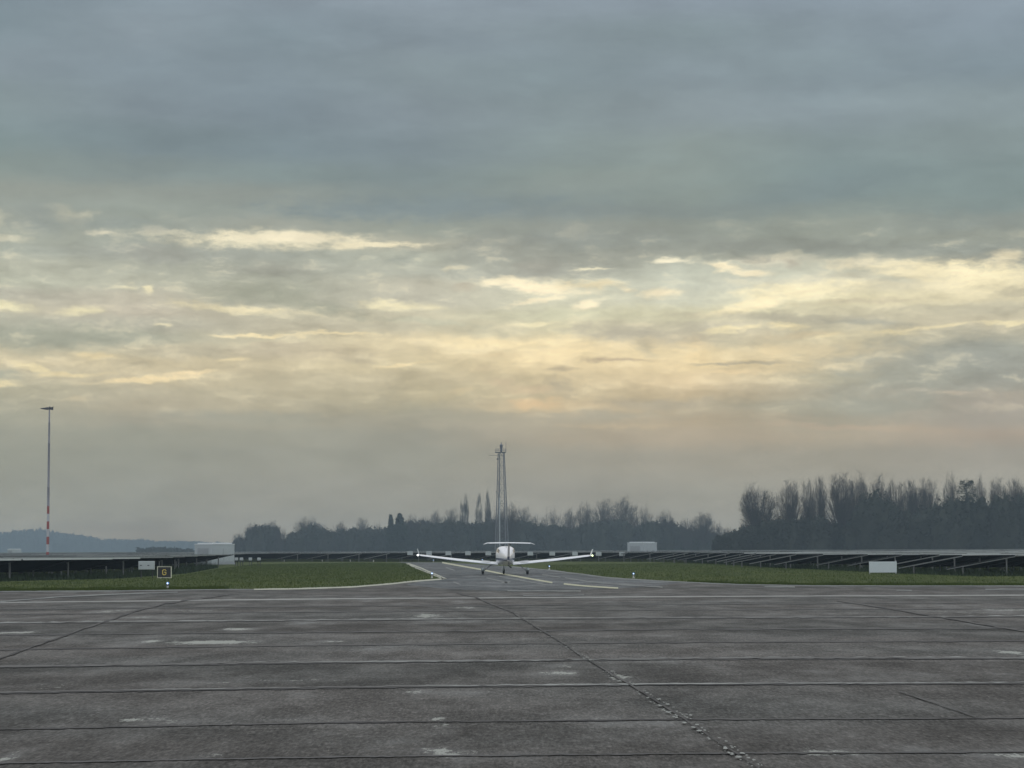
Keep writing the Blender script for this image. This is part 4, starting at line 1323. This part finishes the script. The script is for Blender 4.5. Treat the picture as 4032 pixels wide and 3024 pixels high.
def bare_tree(kind, seed, H=20.0):
    rnd = random.Random(seed)
    trunk, crown = [], []
    mr = .010 if kind == 'vase' else .014

    def rot(d, ang, roll):
        q0 = Vector((0, 0, 1)) if abs(d.z) < .95 else Vector((1, 0, 0))
        e = d.cross(q0).normalized()
        e = Matrix.Rotation(roll, 3, d) @ e
        return (d * math.cos(ang) + e * math.sin(ang)).normalized()

    # trunk share of the height, limbs, limb angles, limb length, curl, children per level
    par = {
        'vase':   dict(tr=.20, nl=13, a=(5, 44), ll=.82, up=.035, kids=(18, 10, 5), ka=(16, 40), kl=.36),
        'column': dict(tr=.10, nl=9, a=(1, 7), ll=.90, up=.05, kids=(18, 7, 5), ka=(8, 18), kl=.20),
        'round':  dict(tr=.24, nl=15, a=(3, 72), ll=.80, up=.02, kids=(15, 9, 5), ka=(25, 55), kl=.34),
        'shrub':  dict(tr=.08, nl=15, a=(3, 66), ll=.95, up=.02, kids=(13, 9, 5), ka=(22, 48), kl=.30),
    }[kind]

    def grow(p, d, L, r, lv):
        n = (5, 6, 4, 3, 2)[lv]
        pts = [p]
        dd = d
        for i in range(n):
            j = (.04, .09, .15, .2, .25)[lv]
            dd = (dd + Vector((rnd.gauss(0, j), rnd.gauss(0, j), rnd.gauss(0, j * .6) + par['up']))).normalized()
            q_ = pts[-1] + dd * (L / n)
            tp_ = .35 if lv == 0 else .85
            r0 = r * (1 - tp_ * i / n)
            r1 = r * (1 - tp_ * (i + 1) / n)
            (trunk if lv <= 1 else crown).append((*pts[-1], *q_, max(r0, mr), max(r1, mr * .8)))
            pts.append(q_)
        if lv == 0:
            for i in range(par['nl']):
                a_ = par['a'][0] + (par['a'][1] - par['a'][0]) * ((i + rnd.random()) / par['nl'])
                nd = rot(dd, R(a_), i * 2.4 + rnd.uniform(-.5, .5))
                st = pts[-1] if i < 4 else pts[-2].lerp(pts[-1], rnd.random())
                grow(st, nd, H * par['ll'] * (rnd.uniform(.92, 1.02) if kind in ('round', 'shrub') else rnd.uniform(.85, 1.05)) * (1 - (.10 * a_ / 60 if kind in ('round', 'shrub') else .42 * a_ / 44 if kind == 'vase' else 0)), r * .48, 1)
            return
        if lv >= 4: return
        kn = par['kids'][lv - 1]
        for i in range(kn):
            t = .18 + .80 * (i + rnd.random()) / kn
            f = t * n
            i0 = min(int(f), n - 1)
            pp = pts[i0].lerp(pts[i0 + 1], f - i0)
            nd = rot((pts[i0 + 1] - pts[i0]).normalized(), R(rnd.uniform(*par['ka'])), rnd.uniform(0, 6.283))
            grow(pp, nd, L * (par['kl'] if lv == 1 else .5) * rnd.uniform(.6, 1.2) * (1.15 - .5 * t), r * (1 - .85 * t) * .6, lv + 1)

    grow(Vector((0, 0, -.1)), Vector((0, 0, 1)), H * par['tr'], H * .015, 0)
    # rounded outline: twigs end at the crown's dome
    zc, rz_, rx_ = {'round': (.52, .48, .50), 'shrub': (.42, .58, .55), 'vase': (.58, .42, .25), 'column': (.54, .46, .075)}[kind]

    def keep(s_, slack):
        ax_ = math.atan2(s_[4], s_[3])
        k_ = 1 + .07 * math.sin(3 * ax_ + seed) + .05 * math.sin(7 * s_[5] / H * 3 + seed)
        q_ = ((s_[3] ** 2 + s_[4] ** 2) / (rx_ * H) ** 2 + ((s_[5] - zc * H) / (rz_ * H)) ** 2)
        return q_ < (k_ + slack * rnd.uniform(-.20, .05)) ** 2
    crown = [s_ for s_ in crown if keep(s_, 1)]
    trunk = [s_ for s_ in trunk if keep(s_, 0) or s_[5] < .3 * H]
    # twig sprays filling the crown: each fans outward from the end of its own branch
    ncl, ntw, spread = {'round': (120, 22, .55), 'shrub': (120, 22, .55), 'vase': (110, 14, .48), 'column': (50, 20, .22)}[kind]
    sr = {'round': .0105, 'shrub': .0105, 'vase': .0070, 'column': .010}[kind]
    fork = Vector((0, 0, {'round': .22, 'shrub': .08, 'vase': .20, 'column': .08}[kind] * H))
    for i in range(ncl):
        th_ = rnd.uniform(0, 6.283)
        cz_ = rnd.uniform(-.55, 1) if kind != 'column' else rnd.uniform(-.9, 1)
        rr2 = math.sqrt(max(0, 1 - cz_ * cz_))
        u_ = rnd.uniform(.45, .86)
        c0 = Vector((rx_ * H * rr2 * math.cos(th_) * u_, rx_ * H * rr2 * math.sin(th_) * u_, zc * H + rz_ * H * cz_ * u_))
        od = (c0 - fork).normalized()
        m0 = fork.lerp(c0, .5) + Vector((0, 0, -.03 * H))
        if kind != 'column':
            crown.append((*fork.lerp(c0, .12), *m0, .08, .045))
            crown.append((*m0, *c0, .045, .02))
        for j in range(ntw):
            d_ = (od + Vector((rnd.gauss(0, spread), rnd.gauss(0, spread), rnd.gauss(0, spread)))).normalized()
            st_ = c0 - od * rnd.uniform(0, .08) * H
            ln = rnd.uniform(.06, .15) * H
            e1_ = st_ + d_ * ln * .55
            e2_ = e1_ + (d_ + Vector((rnd.gauss(0, .25), rnd.gauss(0, .25), .15))).normalized() * ln * .45
            for a__, b__ in ((st_, e1_), (e1_, e2_)):
                g_ = (*a__, *b__, sr, sr * .8)
                if keep(g_, .6): crown.append(g_)
    return trunk, crown, H * (zc + rz_) * .99, rx_ * H * .97


PROTO = {}


def proto(kind, i):
    if (kind, i) not in PROTO:
        t, c_, zmax, hw = bare_tree(kind, hash_seed(kind, i))
        Vt, Ft = tube_mesh(t)
        Vc, Fc_ = tube_mesh(c_)
        PROTO[(kind, i)] = (raw_mesh('trunk', Vt, Ft, M['bark']), raw_mesh('crown', Vc, Fc_, M['twig']), zmax, hw)
    return PROTO[(kind, i)]


def hash_seed(kind, i):
    return {'vase': 100, 'column': 200, 'round': 300, 'shrub': 400}[kind] + i * 7


def conifer_proto(i):
    key = ('con', i)
    if key in PROTO: return PROTO[key]
    rg = np.random.default_rng(50 + i)
    H, W = 10.0, (3.0 if i == 0 else 2.1)
    n = 3800
    h = rg.random(n) ** .75 * H * .97 + .25
    tier = 1 - .28 * ((h * 1.4) % 1)
    rad = W * (1 - h / H) ** .8 * tier * np.sqrt(rg.random(n)) * (1 + .2 * np.sin(h * 3))
    a = rg.random(n) * 6.283
    c_ = np.stack([rad * np.cos(a), rad * np.sin(a), h - .2 * rad], 1)
    v1 = rg.normal(0, 1, (n, 3)); v2 = rg.normal(0, 1, (n, 3))
    s_ = .34
    V = np.stack([c_ + v1 * s_ * .5, c_ + v2 * s_ * .5, c_ - (v1 + v2) * s_ * .4], 1).reshape(-1, 3)
    me = raw_mesh('crown', V, np.arange(n * 3).reshape(n, 3), M['evergreen'])
    V2, F2 = tube_mesh([(0, 0, -.1, 0, 0, H * .5, .22, .12), (0, 0, H * .5, 0, 0, H * .97, .12, .02)])
    PROTO[key] = (raw_mesh('trunk', V2, F2, M['bark']), me, H, W)
    return PROTO[key]


def cedar_proto(i=0):
    key = ('ced', i)
    if key in PROTO: return PROTO[key]
    rg = np.random.default_rng(77)
    cs = []
    for t in range(10):
        z = 12 + t * .95
        for s_ in range(5):
            a = rg.random() * 6.283
            ln = 3.6 - abs(t - 4) * .35
            m_ = 90
            r_ = ln * np.sqrt(rg.random(m_))
            aa = a + rg.normal(0, .35, m_)
            cs.append(np.stack([r_ * np.cos(aa), r_ * np.sin(aa), z + rg.normal(0, .38, m_) - .12 * r_], 1))
    c_ = np.concatenate(cs)
    n = len(c_)
    v1 = rg.normal(0, 1, (n, 3)) * (1, 1, .4); v2 = rg.normal(0, 1, (n, 3)) * (1, 1, .4)
    V = np.stack([c_ + v1 * .16, c_ + v2 * .16, c_ - (v1 + v2) * .14], 1).reshape(-1, 3)
    me = raw_mesh('crown', V, np.arange(n * 3).reshape(n, 3), M['evergreen'])
    V2, F2 = tube_mesh([(0, 0, -.1, .2, 0, 12, .35, .22), (.2, 0, 12, 0, 0, 21.5, .22, .04)])
    PROTO[key] = (raw_mesh('trunk', V2, F2, M['bark']), me, 21.6, 3.6)
    return PROTO[key]


rt = random.Random(21)


def tree(x, y, D, wpx, kind, i, label, group, cat='tree'):
    pr_ = conifer_proto(i) if kind == 'con' else cedar_proto() if kind == 'ced' else proto(kind, i)
    tm, cm, H, hw = pr_
    h = hz(y, D, x)
    wx = wpx * D / F / 2 * (1.36 if kind in ('round', 'shrub') else 1.65 if x > 3440 else 1.38 if kind == 'vase' else 1.15)
    name = {'vase': 'poplar_tree', 'column': 'columnar_poplar_tree', 'round': 'bare_tree', 'shrub': 'bare_tree', 'con': 'conifer_tree', 'ced': 'pine_tree'}[kind]
    root = empty(name, (px(x, D), D, 0), 0.0)
    root.scale = (wx / hw, wx / hw, h / H)
    if rt.random() < .5:
        root.rotation_euler = (0, 0, math.pi)
    link('trunk', tm, root)
    link('crown', cm, root)
    return tag(root, label, cat, group)


GL, GC, GRR = 'bare trees of the left and middle wood', 'bare trees of the middle wood behind the aircraft', 'tall trees of the right wood'
T = [
 (950,2092,930,75,'shrub',0,'low bare tree at the far left end of the left clump',GL),
 (995,2060,935,62,'round',1,'bare tree rising from the left part of the left clump',GL),
 (1072,2048,930,75,'round',0,'tallest bare tree of the separate left clump',GL),
 (1112,2078,925,50,'shrub',1,'low bare tree at the right edge of the left clump',GL),
 (1160,2086,935,55,'shrub',0,'small bare tree just right of the gap beside the left clump',GL),
 (1215,2037,940,112,'round',1,'broad round bare tree left of the sky gap in the left wood',GL),
 (1262,2060,945,60,'round',2,'bare tree at the right shoulder of the broad round one',GL),
 (1342,2051,940,58,'round',0,'pale bare tree midway between broad tree and the pointed conifers',GL),
 (1427,2038,940,58,'round',2,'rounded bare tree standing highest left of the pointed conifers',GL),
 (1485,2053,945,52,'shrub',1,'bare tree immediately left of the pointed conifers',GL),
 (1540,2029,915,64,'con',1,'thin pointed dark conifer, left one of the pair',GL),
 (1575,2024,915,120,'con',0,'broader pointed dark conifer, right one of the pair',GL),
 (1625,2026,920,60,'round',1,'bare tree immediately right of the pointed conifers',GC),
 (1672,2018,925,60,'shrub',0,'second bare tree right of the pointed conifers',GC),
 (1715,2006,930,62,'round',0,'third bare tree right of the pointed conifers',GC),
 (1780,2000,925,70,'round',2,'bare tree just left of the columnar poplars',GC),
 (1817,1962,950,16,'column',1,'short narrow poplar at the left foot of the columnar group',GC),
 (1832,1935,950,30,'column',0,'leftmost tall columnar poplar left of the beacon tower',GC),
 (1887,1930,950,30,'column',1,'middle tall columnar poplar left of the beacon tower',GC),
 (1920,1925,950,24,'column',2,'columnar poplar nearest the beacon tower',GC),
 (1931,1968,948,12,'column',0,'short slim poplar leaning on the one nearest the tower',GC),
 (1962,1998,820,60,'shrub',1,'bare tree at the left foot of the beacon tower',GC),
 (2006,1982,800,92,'round',1,'round bare tree covering the right legs of the beacon tower',GC),
 (2066,1996,900,66,'round',2,'first bare tree right of the one at the tower foot',GC),
 (2112,2014,905,58,'shrub',0,'low bare tree in the dip right of the tower',GC),
 (2168,1996,900,76,'shrub',1,'pale spreading bare tree in the dip right of the tower',GC),
 (2240,1998,900,66,'round',0,'bare tree between the dip and the highest middle trees',GC),
 (2302,1980,900,78,'round',1,'bare tree leading up to the highest middle tree',GC),
 (2380,1964,905,90,'round',2,'second highest bare tree of the middle wood',GC),
 (2452,1951,900,118,'round',0,'highest broad bare tree of the middle wood',GC),
 (2526,1988,905,92,'shrub',1,'bare tree on the right slope of the highest middle tree',GC),
 (2621,2010,880,74,'round',1,'rounded bare tree above the right transformer cabinet',GC),
 (2700,2030,880,60,'shrub',0,'bare tree right of the rounded one above the cabinet',GC),
 (2768,2012,860,96,'vase',1,'fan-shaped bare tree near the right end of the middle wood',GC),
 (2822,2052,860,50,'shrub',1,'lowest bare tree at the right end of the middle wood',GC),
 (2868,2066,650,60,'shrub',0,'small bare tree in the gap between middle and right woods',GRR),
 (2940,2030,630,60,'shrub',1,'low bare tree left of the first tall right poplar',GRR),
 (2985,1894,600,126,'vase',0,'broad poplar standing alone at the left of the right wood',GRR),
 (3110,1883,600,96,'vase',1,'second tall poplar from the left in the right wood',GRR),
 (3180,1874,605,50,'vase',2,'slim poplar, third tall one from the left',GRR),
 (3222,1866,600,58,'vase',3,'slim upright poplar, fourth tall one from the left',GRR),
 (3312,1852,600,124,'vase',1,'tallest forked poplar with wide crown in the right wood',GRR),
 (3372,1850,605,84,'vase',0,'tall poplar immediately right of the tallest forked one',GRR),
 (3457,1866,600,110,'round',0,'dense bare tree above the dark evergreen dome',GRR),
 (3522,1875,600,64,'vase',2,'first upright tree right of the evergreen dome',GRR),
 (3574,1878,602,66,'vase',3,'second upright tree right of the evergreen dome',GRR),
 (3618,1884,606,60,'vase',0,'third upright tree right of the evergreen dome',GRR),
 (3656,1881,598,92,'round',2,'dark ivy-thick tree in the middle of the right wood',GRR),
 (3741,1866,600,66,'round',1,'bare tree left of the flat-layered pine',GRR),
 (3806,1883,590,64,'ced',0,'pine with flat layered branches in the right wood',GRR),
 (3856,1866,600,54,'round',0,'small-crowned bare tree just right of the layered pine',GRR),
 (3926,1874,600,70,'vase',1,'third tree from the right picture edge',GRR),
 (3985,1874,602,70,'vase',3,'second tree from the right picture edge',GRR),
 (4040,1880,600,80,'vase',0,'tree cut by the right picture edge',GRR),
]
for t_ in T:
    tree(*t_)


# ------------------------------------------------------------------ dense undergrowth and far woods
def wood_mass(name, domes, m, label, qs, nq, seed, cat='wood'):
    """domes: (pixel x, top pixel y, half width px, distance). Solid leafy mounds standing on the ground."""
    rg = np.random.default_rng(seed)
    Vs, Fs = [], []
    base = 0
    nu, nv = 18, 9
    for (x, y, hw, D) in domes:
        X, Z, W = px(x, D), hz(y, D, x), hw * D / F
        Dp = W * .8
        # solid lumpy core
        th = np.linspace(0, 2 * np.pi, nu, endpoint=False)
        ph = np.linspace(0, np.pi / 2, nv)
        lump = 1 + .10 * rg.normal(0, 1, (nv, nu))
        P = []
        for i, p in enumerate(ph):
            r_ = np.cos(p) ** .55
            for j, t in enumerate(th):
                k = lump[i, j] * .90
                P.append((X + W * r_ * np.cos(t) * k, D + Dp * r_ * np.sin(t) * k, max(Z * np.sin(p) ** .9 * (k if i else 0), 0) - (.1 if i == 0 else 0)))
        V = np.array(P)
        F_ = []
        for i in range(nv - 1):
            for j in range(nu):
                j2 = (j + 1) % nu
                F_.append((i * nu + j, i * nu + j2, (i + 1) * nu + j2))
                F_.append((i * nu + j, (i + 1) * nu + j2, (i + 1) * nu + j))
        Vs.append(V); Fs.append(np.array(F_) + base); base += len(V)
        # leafy / twiggy shell
        n = int(nq * (.5 + hw / 60))
        p = np.arcsin(rg.random(n))
        t = rg.random(n) * 2 * np.pi
        k = .86 + .20 * rg.random(n) ** 1.5 + .05 * np.sin(t * 5 + p * 7)
        r_ = np.cos(p) ** .55
        c_ = np.stack([X + W * r_ * np.cos(t) * k, D + Dp * r_ * np.sin(t) * k, np.abs(Z * np.sin(p) ** .9 * k)], 1)
        v1 = rg.normal(0, 1, (n, 3)); v2 = rg.normal(0, 1, (n, 3))
        s_ = qs * (.5 + rg.random((n, 1)))
        V = np.stack([c_ + v1 * s_ * .5, c_ + v2 * s_ * .5, c_ - (v1 + v2) * s_ * .4], 1).reshape(-1, 3)
        V[:, 2] = np.maximum(V[:, 2], 0.02)
        Vs.append(V); Fs.append(np.arange(n * 3).reshape(n, 3) + base); base += len(V)
    me = raw_mesh(name, np.concatenate(Vs), np.concatenate(Fs), m)
    return tag(link(name, me), label, cat, kind='stuff')


def profile(pts, step, D, rg, var=6, hw=40):
    out = []
    x = pts[0][0]
    while x <= pts[-1][0]:
        for a_, b_ in zip(pts[:-1], pts[1:]):
            if a_[0] <= x <= b_[0]:
                y = a_[1] + (b_[1] - a_[1]) * (x - a_[0]) / (b_[0] - a_[0])
        out.append((x, y + rg.uniform(0, var), hw * rg.uniform(.8, 1.25), D + rg.uniform(-12, 12)))
        x += step * rg.uniform(.7, 1.3)
    return out


rr_ = random.Random(9)
left_w = profile([(990,2082),(1010,2072),(1060,2068),(1090,2075),(1100,2090)], 16, 930, rr_, 6, 26)
left_w += [(945,2120,26,930),(1120,2125,18,930)]
left_w += profile([(1150,2105),(1200,2075),(1250,2072),(1300,2090),(1400,2086),(1480,2080),(1560,2070),(1620,2056),(1700,2050)], 26, 930, rr_, 10, 36)
left_w += [(1390,2083,28,925),(1230,2068,28,925)]
mid_w = profile([(1680,2050),(1760,2042),(1850,2040),(1950,2030),(2050,2030),(2100,2045),(2180,2058),(2260,2062),(2330,2040),(2400,2032),(2450,2040),(2480,2060),(2530,2050),(2560,2035),
                 (2640,2040),(2720,2060),(2790,2075),(2840,2096),(2870,2105)], 28, 890, rr_, 12, 42)
mid_w = [(a_, b_ + 14, c_, d_) for a_, b_, c_, d_ in mid_w]
wood_mass('undergrowth', left_w, M['wood'], 'dark undergrowth filling the left wood below the bare crowns', .55, 900, 1)
wood_mass('undergrowth', mid_w, M['wood'], 'dark undergrowth filling the middle wood behind the aircraft', .55, 1000, 2)
right_w = profile([(2845,2105),(2900,2085),(2970,2060),(3050,2048),(3150,2040),(3230,2042),(3300,2062),(3340,2060)], 34, 600, rr_, 10, 46)
right_w += [(3400,2000,60,590),(3440,1946,78,585),(3500,1985,60,590),(3370,2050,60,588),(3550,2010,60,592),(3600,2020,60,596),(3650,2000,60,590),(3700,1990,60,592),(3760,1965,80,588),
            (3830,1968,80,590),(3900,1990,60,594),(3950,1962,70,580),(4010,1975,60,590),(4060,1970,70,590),(3620,2030,80,585),(3720,2020,90,584),(3500,2040,80,583),(4100,1990,80,590)]
wood_mass('undergrowth', right_w, M['wood'], 'dark evergreen undergrowth filling the right wood', .42, 1500, 3)
hill = profile([(-200,2100),(0,2102),(60,2091),(98,2086),(168,2087),(212,2095),(274,2101),(352,2112),(411,2127),(452,2122),(500,2126),(560,2124),(633,2132),(700,2130),(768,2133),(900,2138),(1000,2146),(1150,2148)], 13, 2900, rr_, 3, 20)
wood_mass('distant_wood', hill, M['wood'], 'hazy blue wooded ridge on the horizon at the left', 1.9, 260, 4)
low = profile([(550,2156),(620,2154),(700,2157),(760,2160)], 14, 1000, rr_, 4, 12)
wood_mass('far_shrubs', low, M['wood'], 'low hazy shrubs on the horizon left of the left cabinet', .5, 120, 5, 'shrubs')

# ------------------------------------------------------------------ grass blades and weeds
def blades(name, regions, m, label, seed, cat, hgt, wd):
    """regions: (polygon of ground points, count)"""
    rg = np.random.default_rng(seed)
    Ps = []
    for poly, cnt in regions:
        pa = np.array(poly)
        x0, y0 = pa.min(0); x1, y1 = pa.max(0)
        got = []
        while sum(len(q_) for q_ in got) < cnt:
            X = rg.uniform(x0, x1, cnt * 2); Y = rg.uniform(y0, y1, cnt * 2)
            ok = np.zeros(len(X), bool)
            j = len(poly) - 1
            for i in range(len(poly)):
                xi, yi = poly[i]; xj, yj = poly[j]
                cond = ((yi > Y) != (yj > Y)) & (X < (xj - xi) * (Y - yi) / (yj - yi + 1e-12) + xi)
                ok ^= cond
                j = i
            got.append(np.stack([X[ok], Y[ok]], 1))
        Ps.append(np.concatenate(got)[:cnt])
    P = np.concatenate(Ps)
    n = len(P)
    cl = .6 + .9 * (np.sin(P[:, 0] * 1.7 + np.sin(P[:, 1] * .8) * 2) * np.cos(P[:, 1] * .9 + P[:, 0] * .5)) ** 2
    h = hgt * (.35 + rg.random(n)) * cl
    a = rg.random(n) * 6.283
    lean = rg.normal(0, .35, (n, 2)) * h[:, None]
    w_ = wd * (.6 + .8 * rg.random(n))
    V = np.zeros((n, 3, 3))
    V[:, 0, :2] = P + np.stack([np.cos(a), np.sin(a)], 1) * w_[:, None]
    V[:, 1, :2] = P - np.stack([np.cos(a), np.sin(a)], 1) * w_[:, None]
    V[:, 2, :2] = P + lean
    V[:, 2, 2] = h
    me = raw_mesh(name, V.reshape(-1, 3), np.arange(n * 3).reshape(n, 3), m)
    return tag(link(name, me), label, cat, kind='stuff')


def gpoly(l):
    return [gp(*p) for p in l]


LG = gpoly([(-60,2328),(0,2328),(453,2325.5),(900,2320.5),(1153,2318.5),(1280,2314),(1406,2309.5),(1551,2297),(1672,2284),(1740,2279),(1630,2234),(1596,2218),(1400,2216),(1000,2222),(861,2240),(700,2268),(489,2280),(0,2294),(-60,2296)])
RG_ = gpoly([(4100,2306),(3600,2306),(3200,2305),(2910,2300),(2707,2291.6),(2495,2280.6),(2400,2274),(2164,2244),(2150,2225),(2700,2215),(3100,2226),(3500,2256),(3860,2272),(4100,2272)])
FRL = gpoly([(-60,2328.6),(0,2328.6),(453,2326),(900,2320.8),(900,2314),(453,2318),(0,2321),(-60,2321)])
FRR = gpoly([(4100,2307),(3600,2307),(3200,2306),(2910,2301),(2707,2292.2),(2707,2288),(2910,2296),(3200,2300),(4100,2300)])
blades('grass', [(LG, 60000), (RG_, 42000), (FRL, 26000), (FRR, 26000)], M['blade'], 'short green grass beside the apron and taxiway', 3, 'grass', .085, .014)
WL = gpoly([(-60,2293),(0,2291),(489,2278),(734,2259),(861,2236),(800,2230),(600,2240),(489,2262),(0,2272),(-60,2272)])
WR = gpoly([(2700,2215),(3100,2238),(3500,2258),(3860,2271),(4100,2269),(4100,2254),(3860,2254),(3500,2242),(3100,2226),(2700,2210)])
blades('weeds', [(WL, 15000), (WR, 12000)], M['weed'], 'dark weeds growing under the solar panels', 4, 'weeds', .34, .03)

# ------------------------------------------------------------------ haze: even air round the whole scene
hm = bpy.data.materials.new('haze_air')
hm.use_nodes = True
ht = hm.node_tree
ht.nodes.clear()
pv = ht.nodes.new('ShaderNodeVolumePrincipled')
pv.inputs['Color'].default_value = (0.52, 0.665, 0.745, 1)
pv.inputs['Density'].default_value = DENS
pv.inputs['Anisotropy'].default_value = 0.0
mo = ht.nodes.new('ShaderNodeOutputMaterial')
ht.links.new(pv.outputs[0], mo.inputs['Volume'])
b = MB(); b.box((0, 1600, 21), (6700, 3500, 44))
hb = b.build('haze', hm)
tag(hb, 'thin blue-grey haze filling the air over the field', 'haze', kind='stuff')

_n = {k_: len(v_) for k_, v_ in side.items()}
